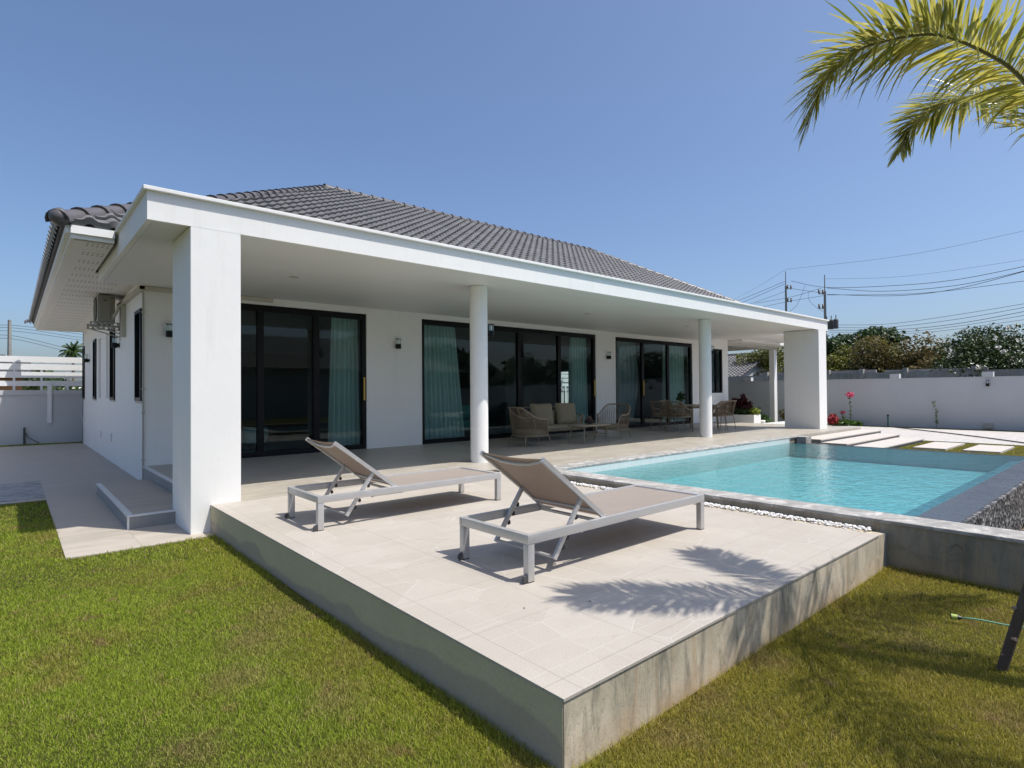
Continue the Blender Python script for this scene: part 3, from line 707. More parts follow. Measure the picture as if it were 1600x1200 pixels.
# far facade window
def window_x(x0, x1, z0, z1):
    d = MB(); y0, y1 = FY+.02, FY+.1
    d.box(x0+.001, x0+.07, y0, y1, z0, z1).box(x1-.07, x1-.001, y0, y1, z0, z1).box(x0+.07, x1-.07, y0, y1, z0, z0+.07).box(x0+.07, x1-.07, y0, y1, z1-.07, z1).box((x0+x1)/2-.03, (x0+x1)/2+.03, y0, y1, z0+.07, z1-.07)
    o = d.build('window', 'frame', house)
    MB().quad((x0, FY+.06, z0), (x1, FY+.06, z0), (x1, FY+.06, z1), (x0, FY+.06, z1)).build('pane', 'glass', o)
window_x(18.44, 19.30, 1.10, 2.80)
for (a, b, z0, z1) in sides:
    a = max(a, FY+.2); d = MB(); x0, x1 = WX-.03, WX+.11
    d.box(x0, x1, a+.001, a+.06, z0, z1).box(x0, x1, b-.06, b-.001, z0, z1).box(x0, x1, a+.06, b-.06, z0, z0+.06).box(x0, x1, a+.06, b-.06, z1-.06, z1)
    o = d.build('window', 'frame', house)
    MB().quad((WX+.08, a, z0), (WX+.08, b, z0), (WX+.08, b, z1), (WX+.08, a, z1)).build('pane', 'glass', o)
    MB().box(WX-.015, WX+.05, a-.02, b+.02, z0-.04, z0-.001).build('sill', 'bracket', o)
# downpipe, sockets, trunking
dp = MB().tube([(WX-.02, FY-.02, -.28), (WX-.02, FY-.02, 3.15)], .016, 8)
for z in (.1, .9, 1.3, 2.6): dp.box(WX-.045, WX+.005, FY-.045, FY+.005, z, z+.02)
dp.build('conduit_pipe', 'bracket', house)
for y_, z_ in ((14.0, .26), (16.0, .22), (20.3, .15), (20.4, .45)): MB().box(WX-.03, WX-.001, y_-.08, y_+.08, z_-.09, z_+.09, .01).build('outdoor_socket', 'plaster', house)
MB().box(WX-.07, WX-.001, FY-.07, 12.6, 2.99, 3.07).box(WX-.07, 2.15, FY-.07, FY-.001, 2.975, 3.045).box(WX-.08, WX-.001, 11.85, 11.98, 2.35, 2.989).box(1.2, 1.28, FY-.078, FY-.071, 2.97, 3.05).build('cable_trunking', 'duct', house)

# ------------------------------------------------------------------ air conditioner on its bracket
ac = thing('air_conditioner', 'beige outdoor air conditioner unit on a perforated bracket under the side eave', 'air conditioner', (0, 0, 0))
ax0, ax1, ay0, ay1, az0, az1 = -.40, -.12, 12.0, 12.8, 2.64, 3.165
smooth_angle(MB().box(ax0, ax1, ay0, ay1, az0, az1, .012).build('casing', 'ac', ac))
g_ = MB(); cyc = (ay0+ay1)/2-.06; czc = (az0+az1)/2
for rr in np.linspace(.03, .235, 9):
    g_.tube([(ax0-.035+.02*(rr/.235)**2, cyc+rr*math.cos(t_), czc+rr*math.sin(t_)) for t_ in np.linspace(0, 2*math.pi, 28, endpoint=False)], .004, 5, closed=True)
for t_ in np.linspace(0, math.pi, 7)[:-1]: g_.tube([(ax0-.02, cyc+.235*math.cos(t_), czc+.235*math.sin(t_)), (ax0-.036, cyc, czc), (ax0-.02, cyc-.235*math.cos(t_), czc-.235*math.sin(t_))], .004, 5)
g_.build('fan_grille', 'ac', ac)
fd = MB().lathe(0, 0, [(.235, 0), (.235, .02), (.05, .022)], 28); fd.xf(Matrix.Translation((ax0-.001, cyc, czc)) @ Matrix.Rotation(-math.pi/2, 4, 'Y')); fd.build('fan_opening', 'ac_dark', ac)
pn = MB().box(ax0+.08, ax0+.20, ay0-.012, ay0-.0005, az0+.03, az1-.05); o = pn.build('service_panel', 'ac', ac)
MB().box(ax0+.09, ax0+.15, ay0-.016, ay0-.0125, az1-.12, az1-.10).build('handle_slot', 'ac_dark', o)
em = MB()
for (dx, dz) in ((0, .012), (-.012, -.008), (.012, -.008)):
    cx_, cz_ = ax1-.05+dx, az1-.055+dz; em.add([(cx_, ay0-.003, cz_+.012), (cx_-.009, ay0-.003, cz_), (cx_, ay0-.003, cz_-.012), (cx_+.009, ay0-.003, cz_)], [(0, 1, 2, 3)])
em.build('emblem', 'ac_dark', ac)
MB().box(ax1-.06, ax1-.02, ay0-.02, ay0-.001, az0+.05, az0+.17).build('valve_cover', 'bracket', ac)
for yb in (12.02, 12.62):
    br_ = MB()
    n = 6
    for i in range(n+1): br_.box(-.50+.5*i/n*1.04-.02, -.50+.5*i/n*1.04+.015, yb, yb+.035, 2.545, 2.625)
    br_.box(-.52, WX-.01, yb, yb+.035, 2.615, 2.635).box(-.52, WX-.01, yb, yb+.035, 2.535, 2.552)
    br_.box(WX-.012, WX-.001, yb, yb+.04, 2.35, 3.1)
    br_.tube([(-.46, yb+.018, 2.54), (WX-.01, yb+.018, 2.40)], .011, 6)
    br_.build('bracket', 'bracket', ac)
MB().box(-.39, -.37, 12.05, 12.7, 2.6355, 2.6395).box(-.16, -.14, 12.05, 12.7, 2.6355, 2.6395).build('rubber_foot', 'black', ac)
MB().tube([(ax1-.02, 11.985, 2.74), (ax1+.01, 11.95, 2.82), (ax1+.05, 11.92, 2.95), (WX-.05, 11.9, 3.0)], .028, 8).build('refrigerant_pipe', 'duct', ac)

# ------------------------------------------------------------------ wall lamps
def wall_lamp(label):
    t = thing('wall_lamp', label, 'wall lamp', group='black wall lamps on the house and garden wall')
    MB().box(-.035, .035, -.018, -.001, -.05, .05, .004).build('back_plate', 'dark_alu', t)
    smooth_angle(MB().lathe(0, -.085, [(.05, -.055), (.055, -.05), (.055, .045), (.05, .05)], 20).box(-.02, .02, -.04, -.018, -.03, .03).build('lamp_body', 'dark_alu', t))
    smooth_angle(MB().lathe(0, -.085, [(.042, .0505), (.042, .155)], 20).build('glass_cylinder', 'clear', t))
    MB().lathe(0, -.085, [(.016, .0507), (.016, .14)], 10).build('bulb', 'petal_white', t)
    MB().lathe(0, -.085, [(.058, .156), (.058, .168)], 20).build('lamp_cap', 'dark_alu', t)
    return t
lamps = [((.40, FY, 2.26), 0, 'black wall lamp on the porch wall half hidden behind the square near column'),
    ((4.88, FY, 2.25), 0, 'black wall lamp on the porch wall between the first and second glass doors'),
    ((12.27, FY, 2.25), 0, 'black wall lamp on the porch wall between the middle and far glass doors'),
    ((XR, 9.92, 2.2), math.pi/2, 'black wall lamp on the far end corner of the house by the carport opening'),
    ((4.62, 6.21, 2.24), math.pi/2, 'black wall lamp on the near round porch column'),
    ((12.07, 6.21, 2.2), math.pi/2, 'black wall lamp on the far round porch column'),
    ((WX, 12.75, 2.24), -math.pi/2, 'black wall lamp below the air conditioner on the side wall'),
    ((WX, 18.8, 2.2), -math.pi/2, 'black wall lamp at the far end of the side wall by the slatted fence'),
    ((24.15, 9.95, 2.15), math.pi/2, 'black wall lamp on the carport post beyond the porch'),
    ((24.995, 2.62, 1.33), -math.pi/2, 'small black lamp high on the white garden wall at right')]
lp = wall_lamp(lamps[0][2]); lp.location = lamps[0][0]
for (loc, rz, lab) in lamps[1:]:
    l2 = dup(lp, loc, rz, lab)

# ------------------------------------------------------------------ curtains
def curtain(label, pts_top, pts_bot, z0, z1, mat, folds, y=10.14, amp=.075, sag=0.0):
    """pts: (x0,x1) at top and bottom"""
    nu, nv = folds*8, 14; V = []
    for j in range(nv+1):
        f = j/nv; x0 = pts_bot[0]*(1-f)+pts_top[0]*f; x1 = pts_bot[1]*(1-f)+pts_top[1]*f
        if sag: x1 += sag*math.sin(f*math.pi)
        for i in range(nu+1):
            u = i/nu; ph = u*folds*2*math.pi+.6*math.sin(u*9)
            V.append((x0+(x1-x0)*u, y+amp*math.sin(ph)*(1.15-.5*f)+.012*math.sin(u*37+f*3), z0+(z1-z0)*f))
    F = [(j*(nu+1)+i, j*(nu+1)+i+1, (j+1)*(nu+1)+i+1, (j+1)*(nu+1)+i) for j in range(nv) for i in range(nu)]
    o = MB().add(V, F).build('curtain', mat, smooth=True); return tag(o, label, 'curtain', 'curtains behind the glass doors')
curtain('pale gathered curtain at the right of the nearest glass door', (3.50, 4.10), (3.42, 4.12), .05, 2.85, 'curtain', 6)
curtain('wide pale curtain at the left of the middle glass doors', (5.66, 6.72), (5.64, 6.98), .05, 2.86, 'curtain', 10)
curtain('pale curtain at the right of the middle glass doors, behind the sofa', (10.95, 11.65), (10.93, 11.65), .05, 2.86, 'curtain', 12)
curtain('billowing grey sheer curtain at the left of the far glass door', (12.9, 14.15), (12.95, 14.0), .25, 2.85, 'sheer', 6, amp=.04, sag=.22)
curtain('pale curtain at the right of the far glass door, behind the dining set', (15.8, 17.05), (15.8, 17.05), .05, 2.85, 'curtain', 12)
curtain('pale blind-like curtain inside the small far window', (18.5, 19.2), (18.5, 19.2), 1.1, 2.8, 'sheer', 8)

# indoor furniture seen dimly
ot = thing('ottoman', 'round pale blue pouf on the floor inside the nearest glass door', 'ottoman', (2.55, 12.2, 0))
smooth_angle(MB().lathe(0, 0, [(.20, .06), (.27, .10), (.30, .25), (.29, .40), (.22, .44)], 24).build('seat', simple('pale_blue_fabric', (.30, .48, .52), .8), ot))
for a in range(4): MB().cyl(.16*math.cos(a*1.57+.7), .16*math.sin(a*1.57+.7), 0, .07, .015, n=8).build('leg', 'black', ot)
isf = thing('sofa', 'teal indoor sofa seen dimly through the middle glass doors', 'sofa', (7.9, 11.9, 0))
smooth_angle(MB().box(-.7, .9, -.4, .4, .12, .42, .06).build('seat', 'teal', isf)); smooth_angle(MB().box(-.7, .9, .25, .45, .42, .82, .06).build('backrest', 'teal', isf))
for sx in (-.8, .9): smooth_angle(MB().box(sx, sx+.12, -.4, .45, .12, .58, .04).build('armrest', 'teal', isf))
cab = MB().box(2.5, 4.6, 14.2, 14.59, .0, 2.3).build('wardrobe', 'wood'); tag(cab, 'tall dark wardrobe at the back of the nearest room behind glass', 'wardrobe')
tv = MB().box(1.1, 1.9, 14.4, 14.59, 1.25, 1.45).build('shelf_unit', 'black'); tag(tv, 'slim dark wall shelf on the back wall of the nearest room', 'shelf')

# ------------------------------------------------------------------ sun loungers
def make_lounger(label):
    t = thing('sun_lounger', label, 'sun lounger', group='sun loungers on the patio deck')
    L, W, H = 2.11, .74, .305
    fr = MB()
    fr.box(0.0, L, 0, .032, H-.062, H, .005); fr.box(0, L, W-.032, W, H-.062, H, .005)
    fr.box(.001, .045, .0325, W-.0325, H-.0605, H-.001, .004); fr.box(L-.045, L-.001, .0325, W-.0325, H-.0605, H-.001, .004)
    for xx in (.80, 1.15, 1.6): fr.tube([(xx, .033, H-.045), (xx, W-.033, H-.045)], .013, 8)
    smooth_angle(fr.build('frame', 'alu', t))
    for (a, b) in ((0, 0), (0, W-.05), (L-.06, 0), (L-.06, W-.05)):
        leg = smooth_angle(MB().box(a+.002, a+.058, b+.0015, b+.0485, .006, H-.0625, .004).build('leg', 'alu', t))
        MB().box(a+.004, a+.056, b+.004, b+.046, 0, .0055).build('foot', 'black', leg)
        if a == 0:
            wh = MB().lathe(0, 0, [(.004, -.009), (.022, -.009), (.024, -.005), (.024, .005), (.022, .009), (.004, .009)], 18)
            yw = -.009 if b == 0 else W-.06
            wh.xf(Matrix.Translation((-.016, b+.014, .028)) @ Matrix.Rotation(math.pi/2, 4, 'X')); smooth_angle(wh.build('wheel', 'ac_dark', leg), 40)
            MB().box(-.02, .0015, b+.026, b+.030, .012, .055).build('wheel_bracket', 'alu', leg)
    # flat seat sling
    V = []; F = []
    for i in range(13):
        for j in range(7):
            u = i/12; v = j/6; V.append((.80+u*(L-.845-.0), .033+(W-.066)*v, H-.012-.012*math.sin(v*math.pi)*math.sin(u*math.pi)**.5 if 0 < i < 12 else H-.012))
    for i in range(12):
        for j in range(6): F.append((i*7+j, (i+1)*7+j, (i+1)*7+j+1, i*7+j+1))
    MB().add(V, F).build('seat_sling', 'sling', t, smooth=True)
    # backrest: hinge at x=.80, top at x=.185,z=.76
    bx0, bz0, bx1, bz1 = .80, H-.01, .175, .765
    bf = MB(); rad = .016
    for yy in (.045, W-.045): bf.tube([(bx0, yy, bz0), (bx1, yy, bz1)], rad, 4, flat=(1.15, 1.5))
    bf.tube([(bx1+.02, .045, bz1-.01), (bx1+.045, W*.3, bz1-.05), (bx1+.05, W*.5, bz1-.058), (bx1+.045, W*.7, bz1-.05), (bx1+.02, W-.045, bz1-.01)], .012, 8)
    bf.tube([(bx0-.1, .045, bz0+.06), (bx0-.1, W-.045, bz0+.06)], .011, 8)
    smooth_angle(bf.build('backrest_frame', 'alu', t))
    V = []; F = []; nx = 14
    dirx, dirz = (bx1-bx0), (bz1-bz0); ln = math.hypot(dirx, dirz); nxn = -dirz/ln*-1; nzn = dirx/ln*-1
    for i in range(nx+1):
        for j in range(9):
            u = i/nx; v = j/8; dip = -.022*math.sin(v*math.pi)*math.sin(min(1, u*1.0)*math.pi*.9+.15)
            if i == nx: dip = -.02*math.sin(v*math.pi)
            V.append((bx0+dirx*u+dirz/ln*-dip*1.0, .05+(W-.10)*v, bz0+dirz*u+(-dirx/ln)*dip*-1*-1.0+.006))
    for i in range(nx):
        for j in range(8): F.append((i*9+j, (i+1)*9+j, (i+1)*9+j+1, i*9+j+1))
    MB().add(V, F).build('backrest_sling', 'sling', t, smooth=True)
    # adjustable struts with black ratchets and the lower crossbar
    for yy in (.062, W-.062):
        a = Vector((.565, yy, .455)); b = Vector((.295, yy, .085)); s1 = smooth_angle(MB().tube([a[:], b[:]], .015, 4, flat=(1.0, 1.5)).build('support_strut', 'alu', t))
        rt = MB()
        for f in (.28, .45, .62, .78):
            p = a+(b-a)*f+Vector((.024, 0, -.016)); rt.add([(p+Vector(q_))[:] for q_ in ((-.012, -.006, .03), (.016, -.006, .012), (.018, -.006, -.012), (-.004, -.006, -.018), (-.012, .006, .03), (.016, .006, .012), (.018, .006, -.012), (-.004, .006, -.018))],
                [(0, 1, 2, 3), (7, 6, 5, 4), (0, 4, 5, 1), (1, 5, 6, 2), (2, 6, 7, 3), (3, 7, 4, 0)])
        rt.build('ratchet', 'black', s1)
        bolt = MB().tube([(a.x, yy-.024, a.z), (a.x, yy+.024, a.z)], .009, 10); bolt.build('bolt', 'alu', s1)
    smooth_angle(MB().tube([(.302, .062, .095), (.302, W-.062, .095)], .013, 4, flat=(1.5, .8)).build('support_crossbar', 'alu', t))
    MB().tube([(.55, .034, H-.075), (.55, .075, H-.075), (.9, .075, H-.075)], .006, 6).build('locking_rod', 'alu', t)
    return t
lg = make_lounger('aluminium sun lounger with taupe sling, the nearer one by the front deck edge'); lg.location = (.812, 1.082, 0)
dup(lg, (.378, 3.335, 0), 0, 'aluminium sun lounger with taupe sling, the farther one by the square column')

for (x_, y_, a_, lab) in ((1.58, .30, .4, 'tiny dark dry leaf in the frond shadow by the front edge of the deck'), (.87, .62, 2.0, 'tiny dark dry leaf near the left tip of the longer frond shadow'),
                        (.52, .80, 4.1, 'tiny dark dry leaf on sunny paving left of the frond shadows'), (7.1, 5.75, .3, 'tiny dark dry leaf on the sunlit porch paving beside the pool')):
    lf_ = MB().add([(-.014, 0, .001), (0, -.005, .003), (.016, 0, .007), (0, .005, .002)], [(0, 1, 2, 3)]).xf(Matrix.Translation((x_, y_, .001)) @ Matrix.Rotation(a_, 4, 'Z')).build('fallen_leaf', 'bark')
    tag(lf_, lab, 'leaf', 'dry leaves scattered on the paving')
# ------------------------------------------------------------------ rope furniture (faces local +x)
def rope_chair(t, a, b, zs, z_arm, z_back, flare=.06, th0=32, cords=64, legh=None, leg_in=.07, splay=.06, cush=.09, back_only=False, cr=.0045, e=2.6, leg_r=.012):
    def P(th, k=1.0):
        c_, s_ = math.cos(th), math.sin(th); return (a*math.copysign(abs(c_)**(2/e), c_), b*math.copysign(abs(s_)**(2/e), s_))
    legh = zs if legh is None else legh
    base = [(*P(th), zs) for th in np.linspace(0, 2*math.pi, 48, endpoint=False)]
    smooth_angle(MB().tube(base, .016, 8, closed=True).build('seat_frame', 'rattan_frame', t), 60)
    ths = np.linspace(math.radians(th0), math.radians(360-th0), 49); top = []
    def H(th):
        f = 1-abs(th-math.pi)/(math.pi-math.radians(th0))
        f2 = min(1, max(0, (f-.30)/.5)); f2 = f2*f2*(3-2*f2); g = min(1, f/.12); return zs+(z_arm-zs)*math.sin(g*math.pi/2)+(z_back-z_arm)*f2
    for th in ths:
        x_, y_ = P(th); h = H(th); k = 1+flare*(h-zs)/(z_back-zs)*2.2; top.append((x_*k-(.05*(h-zs)/(z_back-zs)), y_*(1+flare*1.2*(h-zs)/(z_back-zs)), h))
    smooth_angle(MB().tube(top, .017, 8).build('top_rail', 'rattan_frame', t), 60)
    wv = MB(); n = cords
    for i in range(n):
        f = (i+.5)/n; th = ths[0]+(ths[-1]-ths[0])*f
        if back_only and abs(th-math.pi) > 1.75: continue
        j = f*48; j0 = int(j); p1 = np.array(top[j0])*(1-(j-j0))+np.array(top[min(48, j0+1)])*(j-j0)
        if p1[2]-zs < .05: continue
        x_, y_ = P(th+random.uniform(-.004, .004)); wv.tube([(x_, y_, zs), tuple(p1)], cr, 4, cap=False)
        if i % 2 == 0 and not back_only:
            th2 = th+.09
            if th2 < ths[-1]-.05:
                x2, y2 = P(th2); wv.tube([(x2, y2, zs), tuple(p1)], cr*.8, 4, cap=False)
    wv.build('rope_weave', 'rope', t)
    cu = MB(); 
    ring = lambda k, z: [(*[q_*k for q_ in P(th)], z) for th in np.linspace(0, 2*math.pi, 40, endpoint=False)]
    V = []; 
    for k, z in ((.80, zs+.01), (.92, zs+.02), (.95, zs+.05), (.94, zs+cush), (.86, zs+cush+.025), (.5, zs+cush+.035), (.02, zs+cush+.036)): V += ring(k, z)
    F = [tuple(range(39, -1, -1))]+[(q_*40+j, q_*40+(j+1) % 40, (q_+1)*40+(j+1) % 40, (q_+1)*40+j) for q_ in range(6) for j in range(40)]+[tuple(6*40+j for j in range(40))]
    cu.add(V, F); smooth_angle(cu.build('seat_cushion', 'cushion', t), 50)
    for sx in (-1, 1):
        for sy_ in (-1, 1):
            MB().tube([(sx*(a-leg_in), sy_*(b-leg_in), zs-.005), (sx*(a-leg_in+splay), sy_*(b-leg_in+splay*.8), 0.0)], [leg_r, leg_r*.75], 8).build('leg', 'rattan_frame', t)
arm1 = thing('armchair', 'low woven rope armchair at the left end of the coffee table, seen from its side', 'armchair', (7.12, 7.82, 0), math.radians(-12), 'woven rope lounge chairs')
rope_chair(arm1, .36, .38, .235, .60, .86)
dup(arm1, (10.05, 7.82, 0), math.radians(197), 'low woven rope armchair at the right end of the coffee table, facing the pool side')
sofa = thing('sofa', 'low two seat woven rope sofa with khaki cushions against the glass doors', 'sofa', (8.65, 8.62, 0), math.radians(-90))
rope_chair(sofa, .38, .88, .25, .58, .80, cords=110, e=4.0, th0=20)
MB().box(-.30, -.16, -.78, .78, .38, .72, .05).build('back_cushion', 'cushion', sofa)
def pillow(label, loc, rz, tilt, s=.50):
    V = []; n = 12
    for side in (1, -1):
        for i in range(n+1):
            for j in range(n+1):
                u, v = i/n*2-1, j/n*2-1; d = .085*((1-u**4)*(1-v**4))**.6; pinch = 1-.07*(abs(u)**3+abs(v)**3-.9*abs(u*v)**2)
                V.append((side*d, u*s/2*pinch, v*s/2*pinch+s/2*.93))
    m = (n+1)**2; F = [(i*(n+1)+j, (i+1)*(n+1)+j, (i+1)*(n+1)+j+1, i*(n+1)+j+1) for i in range(n) for j in range(n)]
    F += [tuple(m+q_ for q_ in reversed(f)) for f in F]
    mb = MB().add(V, F).xf(Matrix.Translation(loc) @ Matrix.Rotation(rz, 4, 'Z') @ Matrix.Rotation(tilt, 4, 'Y'))
    o = mb.build('pillow', 'cushion', smooth=True); return tag(o, label, 'pillow', 'loose pillows on the porch sofa')
pillow('khaki square pillow leaning at the left end of the porch sofa', (8.22, 8.53, .38), math.radians(-118), math.radians(-20), .60)
pillow('khaki square pillow leaning at the right end of the porch sofa', (9.10, 8.52, .38), math.radians(-112), math.radians(-20), .60)
ct = thing('coffee_table', 'low oval taupe coffee table with splayed legs in front of the porch sofa', 'coffee table', (8.62, 7.38, 0))
oval = [(.60*math.copysign(abs(math.cos(t_))**.75, math.cos(t_)), .33*math.copysign(abs(math.sin(t_))**.75, math.sin(t_))) for t_ in np.linspace(0, 2*math.pi, 48, endpoint=False)]
smooth_angle(MB().prism(oval, .405, .43).build('tabletop', 'table_top', ct))
MB().tube([(x_*.82, y_*.75, .395) for x_, y_ in oval], .01, 6, closed=True).build('apron_ring', 'rattan_frame', ct)
for sx in (-1, 1):
    for sy_ in (-1, 1): MB().tube([(sx*.38, sy_*.19, .40), (sx*.46, sy_*.24, 0)], [.016, .011], 8).build('leg', 'rattan_frame', ct)
MB().tube([(-.41, 0, .2), (.41, 0, .2)], .008, 6).tube([(-.41, -.21, .2), (-.41, .21, .2)], .008, 6).tube([(.41, -.21, .2), (.41, .21, .2)], .008, 6).build('stretcher', 'rattan_frame', ct)

def leaves(name, mat, cents, radii, n, size, parent=None, flat=.5, hang=0.0, seed=1, shape='ell', **props):
    """n leaf quads (kites) scattered in ellipsoids; denser to the outside"""
    r = np.random.default_rng(seed); cents = np.array(cents, float); radii = np.array(radii, float)
    vol = radii.prod(1)**(2/3); k = r.choice(len(cents), n, p=vol/vol.sum())
    d = r.normal(size=(n, 3)); d /= np.linalg.norm(d, axis=1)[:, None]; rad = r.uniform(.15, 1, n)**.45
    lump = 1+.16*np.sin(d[:, 0]*7+k)*np.cos(d[:, 1]*6+k*2)+.12*np.sin(d[:, 2]*9+k)
    c = cents[k]+d*radii[k]*(rad*lump)[:, None]
    nrm = d*.55+r.normal(size=(n, 3))*.6+np.array([0, 0, flat]); nrm /= np.linalg.norm(nrm, axis=1)[:, None]
    a = r.normal(size=(n, 3)); a[:, 2] -= hang; a -= nrm*(a*nrm).sum(1)[:, None]; a /= np.linalg.norm(a, axis=1)[:, None]; b = np.cross(nrm, a)
    s = (size*r.uniform(.6, 1.3, n))[:, None]; w_ = s*.32
    V = np.stack([c-a*s*.5, c+b*w_+nrm*s*.06, c+a*s*.5-nrm*s*.1, c-b*w_+nrm*s*.06], 1).reshape(-1, 3)
    F = np.arange(4*n).reshape(-1, 4)
    return fastmesh(name, V, F, mat, parent, **props)

bw = thing('flower_bowl', 'small dark bowl of dried reddish flowers on the coffee table', 'flower bowl', (8.72, 7.45, .4305))
smooth_angle(MB().lathe(0, 0, [(.05, 0), (.11, .03), (.13, .075), (.125, .075), (.02, .05)], 20).build('bowl', 'bowl', bw))
leaves('flowers', mat_leaf('dried_flower', (.12, .05, .05), (.30, .16, .14)), [(-.02, 0, .11), (.05, .02, .1)], [(.09, .09, .05), (.05, .05, .05)], 160, .05, bw, seed=3)

dt = thing('dining_table', 'taupe outdoor dining table behind the far round column', 'dining table', (14.25, 8.10, 0))
smooth_angle(MB().box(-.80, .80, -.55, .55, .725, .755, .01).build('tabletop', 'table_top', dt))
for sx in (-1, 1):
    for sy_ in (-1, 1): MB().tube([(sx*.68, sy_*.44, .725), (sx*.72, sy_*.47, 0)], [.024, .018], 8).build('leg', 'rattan_frame', dt)
for yy in (-.46, .44): MB().box(-.70, .70, yy, yy+.02, .67, .7245).build('apron', 'rattan_frame', dt)
dc = thing('dining_chair', 'woven dining chair at the left side of the dining table, nearer the pool', 'dining chair', (13.10, 7.78, 0), 0.0, 'woven dining chairs around the dining table')
rope_chair(dc, .25, .27, .44, .65, .88, flare=.10, cords=70, leg_in=.04, splay=.05, cush=.05, back_only=True, cr=.006, e=3.2, leg_r=.010)
dup(dc, (13.08, 8.36, 0), .05, 'woven dining chair at the left side of the dining table, nearer the glass door')
dup(dc, (14.22, 7.30, 0), math.radians(92), 'woven dining chair with its back to the pool, just right of the far round column')
dup(dc, (14.80, 7.36, 0), math.radians(86), 'rightmost woven dining chair with its back to the pool')
dup(dc, (14.5, 8.95, 0), math.radians(-90), 'woven dining chair on the far side of the dining table against the house wall')
vs = thing('potted_plant', 'dark leafy plant in a small vase on the dining table', 'potted plant', (14.0, 8.3, .7555))
smooth_angle(MB().lathe(0, 0, [(.05, 0), (.08, .05), (.06, .14), (.045, .15)], 16).build('vase', 'bowl', vs))
leaves('foliage', 'leaf_dark', [(0, 0, .27), (-.12, 0, .2)], [(.12, .12, .15), (.12, .1, .06)], 160, .09, vs, seed=5)

# ------------------------------------------------------------------ boundary wall on the right, lamp box, plants
gw = thing('garden_wall', 'long smooth white garden wall with short pilasters along the driveway', 'wall')
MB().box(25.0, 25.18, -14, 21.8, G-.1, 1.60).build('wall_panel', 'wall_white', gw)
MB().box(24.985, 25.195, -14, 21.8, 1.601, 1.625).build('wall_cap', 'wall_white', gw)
for i, y_ in enumerate((-8.97, -6.07, -3.17, -.27, 2.63, 5.53, 8.43, 11.6, 14.6)):
    MB().box(24.97, 25.21, y_-.16, y_+.16, 1.6255, 1.80).box(24.995, 24.999, y_-.16, y_+.16, G, 1.6).build('pilaster', 'wall_white', gw)
o = MB().box(24.90, 24.999, 2.5, 2.76, -.26, -.05, .01).build('junction_box', 'bracket'); tag(o, 'small grey junction box low on the white garden wall', 'junction box')
tp = thing('garden_tap', 'short dark green standpipe tap by the foot of the white garden wall', 'tap', (24.4, 5.62, G))
MB().cyl(0, 0, 0, .42, .035, .03, 10).build('standpipe', simple('green_pvc', (.03, .12, .10), .5), tp); MB().cyl(0, 0, .42, .50, .045, .03, 10).build('tap_head', 'black', tp)
hp = [(24.3, 5.55, G+.02), (23.2, 4.6, G+.03), (21.6, 3.1, G+.03), (20.2, 1.9, G+.03), (18.9, .95, G+.03), (17.9, .1, G+.04), (16, -1.5, G+.04)]
tag(MB().tube(hp, .018, 8).build('garden_hose', 'hose_dark', smooth=True), 'long dark garden hose running across the pale driveway', 'hose')

def stem_plant(name, label, cat, base, h, blossom=None, bl_mat=None, seed=1, lean=.03):
    r = random.Random(seed); t = thing(name, label, cat, base)
    pts = [(lean*math.sin(i*1.3)*i/6, lean*math.cos(i*.9)*i/6, h*i/8) for i in range(9)]
    st_ = MB().tube(pts, [.011-.0008*i for i in range(9)], 6); st_.build('stem', 'twig', t)
    c = [(p[0], p[1], p[2]) for p in pts[2:]]
    leaves('foliage', 'leaf_mid', c, [(.07, .07, .06)]*len(c), 60, .075, t, seed=seed)
    if blossom: leaves('blossom', bl_mat, [(pts[-1][0], pts[-1][1], h), (pts[-1][0]+.08, pts[-1][1], h-.02), (pts[-1][0]-.07, pts[-1][1]-.08, h+.02)], [(blossom, blossom, blossom*.8)]*3, 260, .075, t, seed=seed+3)
    return t
stem_plant('flower_plant', 'tall thin plant with a bright pink blossom head before the white wall', 'flower plant', (24.35, 6.95, G), 1.27, .13, 'petal_pink', 2)
stem_plant('flower_plant', 'short thin plant with small pale pink flowers left of the tall pink one', 'flower plant', (24.35, 7.22, G), .55, .045, 'petal_pink', 4)
stem_plant('sapling', 'thin leafless sapling standing against the white garden wall', 'sapling', (24.6, 4.1, G), .98, None, None, 6, .05)
rb = thing('red_shrub', 'low red leaved shrub beside the far square column', 'shrub', (23.6, 7.35, G))
MB().cyl(0, 0, 0, .2, .03, n=6).build('stem', 'twig', rb); leaves('foliage', 'petal_red', [(0, 0, .28), (.1, .1, .2)], [(.2, .2, .2), (.15, .15, .12)], 420, .12, rb, seed=8)
gs = thing('low_shrub', 'low spiky green ground shrub at the foot of the pink flower', 'shrub', (24.2, 7.0, G))
MB().cyl(0, 0, 0, .1, .03, n=6).build('stem', 'twig', gs); leaves('foliage', 'leaf_mid', [(-.2, .15, .12), (.2, -.15, .1)], [(.3, .35, .13), (.3, .35, .11)], 700, .12, gs, flat=0, seed=9)

